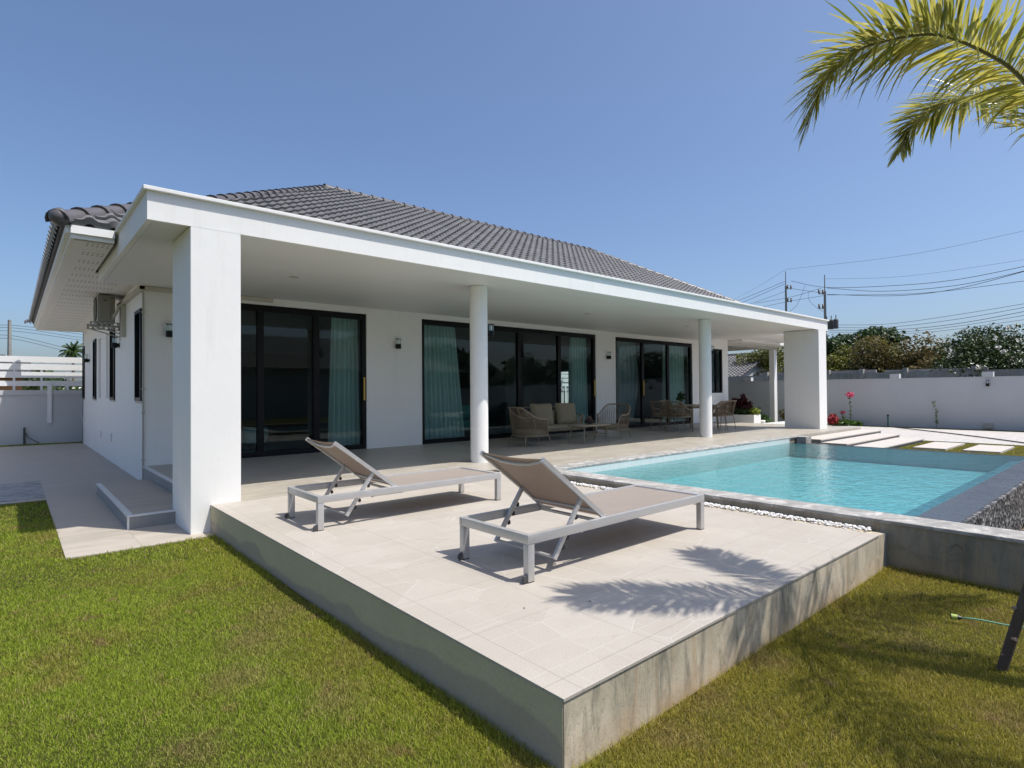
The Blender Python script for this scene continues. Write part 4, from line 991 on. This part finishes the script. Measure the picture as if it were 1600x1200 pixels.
# planter by the porch end
pl = thing('planter', 'long white planter box with maroon and green bushes at the porch end', 'planter', (0, 0, 0))
MB().box(19.08, 19.62, 8.46, 9.78, -.33, .27).build('planter_box', 'plaster', pl); MB().box(19.13, 19.57, 8.51, 9.77, .2705, .274).build('soil', 'soil', pl)
tr1 = leaves('maroon_bush', 'leaf_maroon', [(19.35, 9.3, .62), (19.35, 9.0, .80), (19.4, 8.85, .55)], [(.25, .3, .26), (.13, .13, .28), (.2, .2, .25)], 1100, .10, pl, seed=11)
leaves('green_bush', 'leaf_dark', [(19.35, 9.2, .42), (19.35, 8.9, .38)], [(.27, .4, .18), (.27, .3, .16)], 1100, .09, pl, seed=12)
leaves('lime_bush', 'leaf_lime', [(19.38, 8.62, .40)], [(.2, .22, .15)], 500, .07, pl, seed=13)
MB().box(19.63, 24.1, 8.35, 8.45, -.33, -.06).build('bed_kerb', 'plaster', **ST)
for i, (x_, y_, s_, lab) in enumerate(((20.6, 9.0, .36, 'loose green bush between the white planter and the carport post'), (22.6, 8.75, .30, 'small sparse bush with pinkish leaves right of the carport post'))):
    b = thing('garden_bush', lab, 'bush', (x_, y_, G)); MB().tube([(0, 0, 0), (.02, 0, .3)], .015, 6).build('stem', 'twig', b)
    leaves('foliage', 'leaf_mid' if i == 0 else 'leaf_brown', [(0, 0, .4), (.3, -.1, .3), (-.2, .1, .55), (0, 0, .75)], [(s_*1.3, s_, .2), (s_, s_*.8, .15), (.15, .15, .15), (.08, .08, .12)], 420, .10, b, seed=20+i)
pb = MB().lathe(20.15, 8.7, [(.08, G), (.14, G+.05), (.16, G+.3), (.14, G+.33)], 16).build('plant_pot', 'petal_white'); tag(pb, 'small white pot at the foot of the planter box', 'plant pot')

# ------------------------------------------------------------------ left boundary: white wall with slatted fence
lf = thing('slatted_wall', 'white boundary wall topped with horizontal white slats running past the side path', 'wall')
LY = 21.65
MB().box(-14, 24.96, LY, LY+.15, G-.1, 1.224).build('wall_panel', 'wall_white', lf); MB().box(-14, 24.96, LY-.03, LY+.18, 1.225, 1.37).build('wall_cap', 'wall_white', lf)
sl_ = MB()
for z_, zh in ((1.50, .16), (1.755, .185), (2.005, .185), (2.24, .185)): sl_.box(-14, 24.96, LY+.03, LY+.06, z_, z_+zh)
sl_.build('slat_panel', 'fence_white', lf)
for i, x_ in enumerate(np.arange(-12.73, 24.9, .655)): MB().box(x_-.03, x_+.03, LY+.061, LY+.12, 1.371, 2.41).build('fence_post', 'fence_white', lf)
for i, x_ in enumerate(np.arange(-9.60, 24.9, 2.95)): MB().box(x_-.055, x_+.055, LY-.06, LY-.031, .34, 1.60).build('front_post', 'fence_white', lf)
o = MB().tube([(-1.35, LY-.04, G), (-1.35, LY-.04, .22)], .03, 8).tube([(-1.35, LY-.05, .1), (-1.25, LY-.1, -.1), (-1.0, LY-.3, -.27)], .014, 6).build('standpipe', 'hose_dark'); tag(o, 'dark standpipe with a short hose against the left boundary wall', 'standpipe')

def bush(name, label, cat, cents, radii, n, size, mat, trunk, seed, extra=None):
    t = thing(name, label, cat, (0, 0, 0)); tb = MB()
    for c_, r_ in zip(cents, radii):
        tb.tube([(trunk[0], trunk[1], G), ((trunk[0]+c_[0])/2, (trunk[1]+c_[1])/2, (c_[2]+G)*.5), tuple(c_)], [.12, .07, .02], 6)
    tb.build('trunk', 'bark', t); leaves('crown', mat, cents, radii, n, size, t, seed=seed)
    if extra: leaves('flowers', extra[0], cents, [tuple(np.array(r_)*1.03) for r_ in radii], extra[1], extra[2], t, seed=seed+50)
    return t
def blob(cx_, cy_, z0, z1, w, d, k, seed):
    r = random.Random(seed); cs, rs = [], []
    for i in range(k):
        f = r.random(); s_ = r.uniform(.28, .5)
        cs.append((cx_+r.uniform(-.5, .5)*d, cy_+r.uniform(-.5, .5)*w*(1-.35*f), z0+(z1-z0)*(.12+.66*f))); rs.append((d*s_*.8, w*s_*.62, (z1-z0)*s_*.52))
    return cs, rs
# behind the right-hand wall
cs, rs = blob(46, 13.1, 2.6, 6.0, 5.4, 4, 13, 3); bush('dark_tree', 'rounded dark green tree standing behind the olive bushes at right', 'tree', cs, rs, 9000, .30, 'leaf_dark', (46, 13.1), 31)
k = 0
for (yy, xx, zt, wd, mt, lab) in ((16.6, 39, 4.3, 3.6, 'leaf_olive', 'yellow green bush seen between the carport post and the far square column'),
    (13.4, 38, 3.9, 3.6, 'leaf_olive', 'olive yellow bush just right of the far square column, under the dark tree'),
    (11.0, 38, 4.5, 3.8, 'leaf_olive', 'broad olive bush in the middle of the row behind the grey block wall'),
    (8.5, 37, 4.75, 3.6, 'leaf_brown', 'tallest brown tinged bush in the row behind the grey block wall'),
    (6.6, 36.5, 3.6, 3.2, 'leaf_brown', 'dry reddish brown bush left of the flowering frangipani')):
    cs, rs = blob(xx, yy, .5, zt, wd*1.25, 3.2, 12, 40+k); bush('hedge_bush', lab, 'bush', cs, rs, 7500, .19, mt, (xx, yy), 60+k, ('petal_white', 120, .10) if mt == 'leaf_brown' else None); k += 1
cs, rs = blob(33.5, 2.6, .4, 4.35, 6.0, 3.6, 20, 77); bush('frangipani_tree', 'dark leaved frangipani tree dotted with white flower clusters behind the wall', 'tree', cs, rs, 32000, .145, 'leaf_fran', (33.5, 2.6), 71)
fr_t = bpy.data.objects['frangipani_tree']
r_ = np.random.default_rng(5); cc = []
for _ in range(110):
    i = r_.integers(len(cs)); d = r_.normal(size=3); d[0] = -abs(d[0]); d /= np.linalg.norm(d); cc.append(tuple(np.array(cs[i])+d*np.array(rs[i])*1.02))
leaves('flower_clusters', 'petal_white', cc, [(.13, .13, .10)]*len(cc), 2600, .10, fr_t, seed=90)
cs, rs = blob(33.5, -3.6, .4, 4.5, 6.0, 3.6, 14, 78); bush('frangipani_tree', 'frangipani tree at the far right edge past the white flowered one', 'tree', cs, rs, 5000, .26, 'leaf_fran', (33.5, -3.6), 72)
# block wall behind
bk = thing('block_wall', 'weathered grey block wall with taller posts behind the white garden wall', 'wall')
MB().box(31.0, 31.15, -3, 24, G, 2.02).build('wall_panel', 'block', bk)
for y_ in (-.6, 1.4, 4.05, 6.7, 8.6, 10.2, 13.5, 16.5): MB().box(30.95, 31.2, y_-.10, y_+.10, G, 2.22).build('wall_post', 'block', bk)
MB().box(31.2, 31.35, 8.0, 14, 2.021, 2.18).box(31.2, 31.35, 3.6, 7.6, G, 2.14).build('wall_panel', 'block', bk)
# neighbour's gabled house beyond the carport
nh = thing('neighbour_house', 'grey gabled neighbouring house seen through the carport opening', 'house')
MB().add([(34.4, 17, G), (44, 17, G), (44, 26, G), (34.4, 26, G), (34.4, 17, 1.95), (44, 17, 1.95), (44, 26, 1.95), (34.4, 26, 1.95), (39.2, 17, 3.72), (39.2, 26, 3.72)],
    [(0, 1, 5, 8, 4), (1, 2, 6, 5), (2, 3, 7, 9, 6), (3, 0, 4, 7)]).build('wall', 'wall_white', nh)
tiled('roof_slope', (33.7, 26.5, 1.75), (33.7, 16.9, 1.75), (39.2, 26.5, 3.80), (39.2, 16.9, 3.80), parent=nh, amp=.05, res=6)
caps('verge_cap', (33.7, 16.93, 1.80), (39.2, 16.93, 3.85), parent=nh); caps('ridge_cap', (39.2, 16.9, 3.85), (39.2, 26.5, 3.85), parent=nh)

# behind the left wall: orange house, trees, palm
oh = thing('orange_house', 'low orange walled building glimpsed between the white fence slats at left', 'building')
MB().box(-14, -1.2, 40, 46, G, 2.25).build('wall', 'orange_wall', oh)
tiled('roof_slope', (-14.5, 39.4, 2.25), (-.8, 39.4, 2.25), (-14.5, 43, 3.2), (-.8, 43, 3.2), parent=oh, res=6, mat=simple('red_roof_tile', (.30, .10, .06), .7) if False else 'tile')
cs, rs = blob(1.2, 36, .3, 1.9, 2.6, 3.5, 8, 91); bush('flowering_hedge', 'pale pink flowering hedge glimpsed between the lower fence slats', 'hedge', cs, rs, 2500, .2, 'leaf_mid', (1.2, 36), 92, ('petal_white', 500, .14))
cs, rs = blob(-3.5, 48, .3, 4.0, 6, 7, 9, 93); bush('far_tree', 'dark distant tree behind the fence slats at far left', 'tree', cs, rs, 4000, .4, 'leaf_dark', (-3.5, 48), 94)
def palm_far(label, base, h, seed):
    r = random.Random(seed); t = thing('coconut_palm', label, 'palm tree', base)
    MB().tube([(0, 0, 0), (.1, 0, h*.5), (0, 0, h)], [.2, .15, .12], 8).build('trunk', 'bark', t)
    V = []; F = []
    for i in range(38):
        az = i*2.4; el = r.uniform(-.7, 1.45); L = r.uniform(.9, 1.35); P_ = Vector((0, 0, h)); d = Vector((math.cos(az)*math.cos(el), math.sin(az)*math.cos(el), math.sin(el)))
        for s in range(9):
            P2 = P_+d*L/9; d = (d+Vector((0, 0, -.11))).normalized(); sd_ = d.cross(Vector((0, 0, 1))).normalized()
            for sgn in (-1, 1):
                for q_ in range(3):
                    a = P_+(P2-P_)*q_/3; tip = a+sd_*sgn*.3*(1-s/11)+d*.2+Vector((0, 0, -.22)); n = len(V); V += [a[:], (a+d*.09)[:], tip[:]]; F.append((n, n+1, n+2))
            P_ = P2
    MB().add(V, F).build('crown', 'leaf_dark', t)
palm_far('small distant coconut palm rising above the left fence', (3.15, 73.8, G), 6.1, 4)

# ------------------------------------------------------------------ utility poles and wires
def upole(label, x_, y_, h, side=1, gear=True):
    t = thing('utility_pole', label, 'utility pole', (x_, y_, G), math.radians(-20))
    MB().tube([(0, 0, 0), (0, 0, h)], [.20, .13], 4).build('pole_shaft', 'pole', t)
    if not gear: return t
    MB().tube([(0, 0, h), (0, 0, h+1.6)], [.05, .04], 6).build('pole_tip', 'pole', t)
    for i, z_ in enumerate((h-.3, h-1.7)):
        o = MB().box(-.05, .05+side*.0, -.05, .05, z_, z_+.1).box(min(0, side*.8), max(0, side*.8), -.04, .04, z_, z_+.08).build('crossarm', 'pole', t)
        for dx in (.25, .75):
            smooth_angle(MB().lathe(side*dx, 0, [(.05, z_+.08), (.12, z_+.14), (.06, z_+.2), (.12, z_+.26), (.06, z_+.34), (.1, z_+.4), (.03, z_+.5)], 10).build('insulator', 'porcelain', o))
    ca = MB().box(min(0, side*2.4), max(0, side*2.4), -.05, .05, h-3.9, h-3.8).box(-.6, .6, .06, .14, h-4.6, h-4.5).build('switch_arm', 'pole', t)
    for i in range(3):
        smooth_angle(MB().tube([(side*(1.3+.5*i), 0, h-4.2), (side*(1.5+.5*i), 0, h-3.3)], [.09, .05], 8).lathe(side*(1.4+.5*i), 0, [(.03, h-4.1), (.14, h-4.0), (.05, h-3.9), (.14, h-3.8), (.03, h-3.7)], 8).build('fuse_switch', 'porcelain', ca))
    return t
upole('left one of two tall concrete utility poles beyond the porch roof', 61.5, 25.3, 12.7, 1)
p2 = upole('right one of two tall concrete utility poles, with a transformer on it', 57.2, 19.8, 10.9, -1)
tf = MB()
for i in range(3): tf.lathe(.8, -.5+.5*i, [(.18, 7.3), (.22, 7.35), (.22, 8.1), (.18, 8.2), (.04, 8.25), (.04, 8.6)], 10)
tf.build('transformer', simple('transformer_grey', (.09, .09, .09), .6), p2)
upole('slim concrete utility pole above the left slatted fence', -1.79, 64.9, 8.1, 1, gear=False)
def catmull(P, n):
    P = [Vector(p) for p in P]; P = [P[0]*2-P[1]]+P+[P[-1]*2-P[-2]]; out = []
    for i in range(1, len(P)-2):
        for j in range(n):
            t = j/n; a, b, c_, d = P[i-1], P[i], P[i+1], P[i+2]
            out.append(.5*((2*b)+(c_-a)*t+(2*a-5*b+4*c_-d)*t*t+(3*b-a-3*c_+d)*t**3))
    out.append(P[-2]); return out
def wire(label, pts, r=.03, sag=0.0, group='overhead wires'):
    out = catmull(pts, 12); o = MB().tube(out, r*.7, 5, cap=False).build('overhead_wire', 'wire'); tag(o, label, 'overhead wire', group)
L0 = (61.5, 25.3); R0_ = (57.2, 19.8)
def ptd(px, py, d):
    """world point (used to fix the far ends of the wires, tens of metres away)"""
    v = fwd+right*((px-800)/892.735)+up*((600-py)/892.735); return (CAM+v*d)[:]
wires = [
 ('topmost faint wire rising right from the left pole tip', [ptd(1228, 421, 62), ptd(1420, 398, 52), ptd(1640, 352, 45)], .016),
 ('faint thin wire rising right from the right pole tip', [ptd(1289, 436, 57), ptd(1420, 431, 52), ptd(1640, 400, 45)], .014),
 ('upper black cable running right from the right pole to the frame edge', [ptd(1236, 439, 62), ptd(1292, 449, 57), ptd(1400, 446, 52), ptd(1500, 436, 47), ptd(1640, 408, 42)], .032),
 ('second black cable from the top of the right pole, dipping below the upper one', [ptd(1292, 450, 57), ptd(1380, 455, 52), ptd(1500, 445, 47), ptd(1640, 414, 42)], .032),
 ('third black cable leaving the right pole and sagging lowest of the upper bundle', [ptd(1292, 460, 57), ptd(1400, 462, 52), ptd(1500, 450, 47), ptd(1640, 413, 42)], .032),
 ('straight lower cable of the upper bundle right of the poles', [ptd(1292, 461, 57), ptd(1440, 458, 52), ptd(1640, 434, 42)], .028),
 ('short cable joining the two poles near their tops', [ptd(1238, 451, 62), ptd(1291, 459, 57)], .028),
 ('cable dropping left from the left pole, highest of its fan', [ptd(1228, 439, 62), ptd(1150, 471, 70), ptd(1040, 510, 80)], .03),
 ('second cable dropping left from the left pole', [ptd(1228, 443, 62), ptd(1150, 476, 70), ptd(1040, 512, 80)], .03),
 ('third cable dropping left from the left pole', [ptd(1228, 455, 62), ptd(1150, 482, 70), ptd(1040, 512, 80)], .026),
 ('cable linking the right pole crossarm back to the left pole switches', [ptd(1284, 450, 57), ptd(1236, 464, 62), ptd(1180, 474, 68)], .026),
 ('lowest cable of the fan left of the left pole', [ptd(1286, 462, 57), ptd(1228, 472, 62), ptd(1160, 486, 70)], .026),
 ('faint wire falling left from the left pole tip', [ptd(1228, 421, 62), ptd(1170, 456, 70), ptd(1100, 490, 80)], .014),
 ('jumper cable looping down between the two poles', [ptd(1258, 446, 59), ptd(1252, 462, 59), ptd(1244, 478, 60), ptd(1233, 487, 61)], .022),
 ('jumper cable looping down beside the right pole', [ptd(1263, 456, 59), ptd(1264, 468, 58), ptd(1275, 480, 57), ptd(1287, 487, 57)], .022),
 ('highest cable of the low bundle crossing above the trees at right', [ptd(1296, 508, 60), ptd(1390, 506, 60), ptd(1500, 491, 55), ptd(1640, 468, 50)], .028),
 ('second cable of the low bundle above the trees at right', [ptd(1296, 512, 60), ptd(1390, 511, 60), ptd(1500, 498, 55), ptd(1640, 473, 50)], .030),
 ('third cable of the low bundle above the trees at right', [ptd(1296, 516, 60), ptd(1400, 515, 60), ptd(1500, 505, 55), ptd(1640, 479, 50)], .036),
 ('fourth cable of the low bundle above the trees at right', [ptd(1296, 519, 60), ptd(1400, 519, 60), ptd(1500, 509, 55), ptd(1640, 486, 50)], .028),
 ('lowest cable of the low bundle above the trees at right', [ptd(1310, 523, 60), ptd(1450, 519, 60), ptd(1640, 494, 50)], .026),
]
for (lab, pts, r) in wires: wire(lab, pts, r)
for i, (ya, yb, lab) in enumerate(((508, 522, 'highest wire running right from the left hand pole behind the eave'), (512, 527, 'second wire running right from the left hand pole'), (517, 531, 'third wire running right from the left hand pole'), (524, 548, 'fourth wire running right from the left hand pole, steeper'), (529, 553, 'lowest wire running right from the left hand pole'))):
    wire(lab, [ptd(-60, ya+10, 58), ptd(15, ya, 65), ptd(125, yb, 78), ptd(210, yb+8, 90)], .035)

# ------------------------------------------------------------------ foxtail palm on the right
palm = thing('palm_tree', 'young palm with arching yellow green fronds reaching in from the right edge', 'palm tree')
tb = (2.42, -1.40); crown = Vector((2.56, -1.20, 2.30))
MB().tube([(tb[0], tb[1], G-.05), (2.45, -1.36, .6), (2.52, -1.27, 1.4), crown[:]], [.085, .07, .065, .05], 12).build('trunk', 'bark', palm, smooth=True)
def frond(pts, seed, nl=95, L=.36, start=.22):
    r = random.Random(seed); path = catmull(pts, 14); k = len(path)
    fo = MB().tube(path, [.013*(1-.8*i/(k-1))+.0015 for i in range(k)], 6).build('frond', 'rachis', palm, smooth=True)
    # arc-length parametrise
    cum = [0.0]
    for a, b in zip(path[:-1], path[1:]): cum.append(cum[-1]+(b-a).length)
    V = []; F = []
    for i in range(nl):
        f = start+(1-start)*(i/(nl-1)); s = f*cum[-1]; j = max(0, min(k-2, int(np.searchsorted(cum, s))-1)); q_ = (s-cum[j])/max(1e-6, cum[j+1]-cum[j]); p = path[j].lerp(path[j+1], min(1, q_))
        tg = (path[min(k-1, j+2)]-path[max(0, j-1)]).normalized(); sd_ = tg.cross(Vector((0, 0, 1)))
        if sd_.length < .2: sd_ = Vector((.6, .8, 0))
        sd_.normalize(); un = sd_.cross(tg).normalized()
        for sgn in (-1, 1):
            for rep in range(2 if f < .5 else 3 if f < .93 else 1):
                roll_ = r.uniform(-.5, 1.25) if rep else r.uniform(-.1, .55)
                out = (sd_*sgn*math.cos(roll_)+un*math.sin(roll_)).normalized()
                fwd_w = .55+.9*f**3; d = (out+tg*(fwd_w+r.uniform(-.15, .15))).normalized()
                ln = L*(math.sin(min(1, .35+f*1.0)*math.pi*.5) if f < .5 else 1.0)*(1-.55*max(0, f-.7)/.3)*r.uniform(.75, 1.12); wd = .0058*r.uniform(.7, 1.35)*(1.5 if f > .96 else 1); nseg = 4
                wv = d.cross(un); 
                wv = (wv+Vector((r.uniform(-.5, .5), r.uniform(-.5, .5), r.uniform(-.5, .5)))*.6).normalized()
                pp = p.copy(); n0 = len(V); dd = d.copy(); g = r.uniform(.10, .34) if r.random() < .9 else .8
                for sgm in range(nseg+1):
                    h = sgm/nseg; ww = wd*(.45+1.2*h*(1-h)*2.2) if sgm < nseg else .001
                    V.append((pp-wv*ww)[:]); V.append((pp+wv*ww)[:]); dd = (dd+Vector((0, 0, -g*.5))).normalized(); pp = pp+dd*(ln/nseg)
                for sgm in range(nseg): a = n0+sgm*2; F.append((a, a+1, a+3, a+2))
    fastmesh('leaflets', np.array(V), np.array(F), 'palm_leaf', fo)
frond([crown[:], (2.50, -1.22, 2.58), (2.35, -1.126, 2.831), (2.21, -1.006, 2.974), (2.01, -.822, 3.085), (1.813, -.621, 3.06), (1.713, -.514, 3.004), (1.630, -.412, 2.875), (1.583, -.333, 2.65)], 1, nl=125, L=.36)
frond([crown[:], (2.66, -1.17, 2.62), (2.761, -1.077, 2.874), (2.914, -.834, 3.059), (2.984, -.656, 3.089), (3.024, -.512, 3.069), (3.018, -.440, 2.985), (2.97, -.412, 2.86)], 2, nl=110, L=.31)
frond([crown[:], (2.62, -1.3, 2.9), (2.75, -1.5, 3.3), (3.0, -1.9, 3.5), (3.4, -2.4, 3.4)], 3, nl=60, L=.4)
frond([crown[:], (2.8, -1.3, 2.75), (3.3, -1.5, 3.1), (3.9, -1.7, 3.1), (4.4, -1.9, 2.7)], 4, nl=60, L=.4)
frond([crown[:], (2.4, -1.5, 2.7), (2.2, -2.0, 3.0), (1.95, -2.6, 2.9), (1.8, -3.0, 2.5)], 5, nl=60, L=.38)
pr = thing('tree_prop', 'dark knotty wooden prop pole leaning against the palm at the right edge', 'prop pole')
smooth_angle(MB().tube([(2.372, -.980, -.34), (2.40, -1.06, .0), (2.43, -1.16, .42), (2.46, -1.27, .95)], [.025, .025, .023, .022], 9).build('pole', 'prop_wood', pr), 60)
for (p, s_) in (((2.375, -1.035, -.12), 1), ((2.40, -1.055, .04), -1), ((2.385, -1.01, -.22), -1)):
    d = Vector((-.7, -.6*s_, .1)).normalized(); MB().tube([p, (Vector(p)+d*.028)[:]], [.012, .008], 7).build('knot', 'knot', pr)

hs = thing('garden_hose', 'green garden hose with a lime click connector lying on the right lawn', 'hose')
h0 = Vector((2.953, -.665, G+.035)); h1 = Vector((3.06, -1.0, G+.04)); hd = (h1-h0).normalized()
pts = [(h0+hd*(.035+.05*i)+Vector((.004*math.sin(i*.7), 0, .004*math.sin(i)))).to_tuple() for i in range(16)]
MB().tube(pts, .0048, 8).build('hose_pipe', 'hose', hs, smooth=True)
fx = MB().tube([(h0-hd*.012)[:], (h0+hd*.02)[:]], [.017, .017], 14, cap=False); fx.build('connector', 'lime', hs)
MB().tube([(h0+hd*.02)[:], (h0+hd*.026)[:], (h0+hd*.04)[:]], [.017, .0145, .011], 14).tube([(h0-hd*.012)[:], (h0-hd*.016)[:]], [.0175, .0165], 14).build('rubber_collar', 'black', hs)

# ------------------------------------------------------------------ behind the camera: what the doors mirror
rw = thing('street_house', 'tile roofed house behind the photographer, mirrored in the nearer glass doors', 'house')
MB().box(1, 26.5, -27, -19, G, 3.0).build('wall', 'wall_white', rw)
tiled('roof_slope', (27.6, -18, 2.9), (0, -18, 2.9), (22.5, -23, 5.5), (4, -23, 5.5), parent=rw, amp=.05, res=6)
tiled('roof_slope', (27.6, -28, 2.9), (27.6, -18, 2.9), (22.5, -23, 5.5), (22.5, -23, 5.5), parent=rw, amp=.05, res=6)
tag(MB().box(-16, 24.9, -14.2, -14, G, 1.45).build('rear_wall', 'wall_white'), 'white boundary wall behind the photographer, mirrored in the glass doors', 'wall')
V = []; F = []; hx = np.linspace(-60, 420, 97)
for i, x_ in enumerate(hx):
    t_ = 15+6*math.sin(x_*.021)+4*math.sin(x_*.055+1)+2.2*math.sin(x_*.14)+1.2*math.sin(x_*.4)
    V += [(x_, -150, G), (x_, -165, t_*.75), (x_, -185, t_), (x_, -220, G)]
for i in range(96):
    for j in range(3): F.append((i*4+j, i*4+j+1, i*4+j+5, i*4+j+4))
MB().add(V, F).build('hill', simple('wooded_hill', (.02, .035, .02), .95, var=.5, vs=.15), smooth=True, **ST)
for i, (x_, y_, z_, w_, wd_) in enumerate(((36, -30, 7, 9, 'left'), (47, -30, 6, 10, 'middle'), (60, -32, 7.5, 12, 'right'))):
    cs, rs = blob(0, 0, .5, z_, w_, 5, 9, 120+i); cs = [(x_+c_[1], y_+c_[0], c_[2]) for c_ in cs]; rs = [(b_, a_, c_) for a_, b_, c_ in rs]
    bush('street_tree', wd_+' dark tree behind the photographer, mirrored in the far glass doors', 'tree', cs, rs, 2500, .5, 'leaf_dark', (x_, y_), 130+i)

# ------------------------------------------------------------------ grass blades
def lawn():
    r = np.random.default_rng(11); cx_, cy_ = CAM.x, CAM.y
    bands = [(1.2, 2.6, 52000, .70), (2.6, 4.0, 38000, .78), (4.0, 6.0, 21000, 1.0), (6.0, 9.0, 9000, 1.5), (9.0, 13.5, 3600, 2.1), (13.5, 25.0, 900, 3.6)]
    VV = []; FF = []; n0 = 0
    az0, az1 = math.radians(41.2-52), math.radians(41.2+52)
    for (d0, d1, dens, sc_) in bands:
        A = .5*(az1-az0)*(d1*d1-d0*d0); n = int(A*dens); d = np.sqrt(r.uniform(d0*d0, d1*d1, n)); a = r.uniform(az0, az1, n); x = cx_+d*np.sin(a); y = cy_+d*np.cos(a)
        e = .012*np.sin(x*23)+.01*np.sin(y*31+x*9)
        inL = (x < -.012) & ((y < 5.13+e) | ((x < -1.27+e) & (y < 9.12)))
        inL &= ~((x > -.22) & (y > 5.28))
        inR = (y < -.012) & (x < 3.985)
        inF = (x > 12.2) & (x < 18.25+e*3) & (y < 4.1) & ~((x > 13.9) & (x < 18.1) & (y > 2.9))
        for (q0, q1, q2, q3) in ((15.5, 17.6, 1.95, 2.62), (15.5, 17.4, .92, 1.62), (15.5, 17.4, -.2, .5)): inF &= ~((x > q0) & (x < q1) & (y > q2) & (y < q3))
        inW = (x > 24.0) & (x < 24.98)
        inB = (y > 20.85) & (y < LY) & (x < .1)
        m = inL | inR | inF | inW | inB; x = x[m]; y = y[m]; n = len(x)
        patch = np.sin(x*2.1+1.3)*np.sin(y*1.7)+.5*np.sin(x*5.3+y*4.1)
        edge = ((np.abs(x) < .07) & (y < 5.4)) | ((np.abs(y) < .07) & (x > 0) & (x < 4)) | ((np.abs(y-5.13) < .06) & (x < 0)) | (np.abs(x-3.985) < .06)
        h = (.0165+.005*patch)*r.uniform(.6, 1.5, n)*(1+.12*(sc_-1))*np.where(edge, r.uniform(1.0, 2.2, n), 1); w_ = .00135*sc_*r.uniform(.7, 1.3, n); th = r.uniform(0, 6.283, n); bend = r.uniform(.2, 1.1, n)*h; lx, ly = np.cos(th), np.sin(th)
        ph = r.uniform(0, 6.283, n); wx, wy = np.cos(ph)*w_, np.sin(ph)*w_
        z0 = np.full(n, G-.012)
        P = np.empty((n, 5, 3))
        P[:, 0] = np.stack([x-wx, y-wy, z0], 1); P[:, 1] = np.stack([x+wx, y+wy, z0], 1)
        mx, my, mz = x+lx*bend*.35, y+ly*bend*.35, z0+h*.62
        P[:, 2] = np.stack([mx+wx*.8, my+wy*.8, mz], 1); P[:, 3] = np.stack([mx-wx*.8, my-wy*.8, mz], 1)
        P[:, 4] = np.stack([x+lx*bend*1.1, y+ly*bend*1.1, z0+h], 1)
        idx = (n0+np.arange(n)*5)[:, None]; FF.append(np.concatenate([idx+np.array([[0, 1, 2]]), idx+np.array([[0, 2, 3]]), idx+np.array([[3, 2, 4]])], 0)); VV.append(P.reshape(-1, 3)); n0 += n*5
    V = np.concatenate(VV); F = np.concatenate(FF); print('blades', n0//5)
    fastmesh('grass', V, F, 'grass', kind='stuff')
lawn()
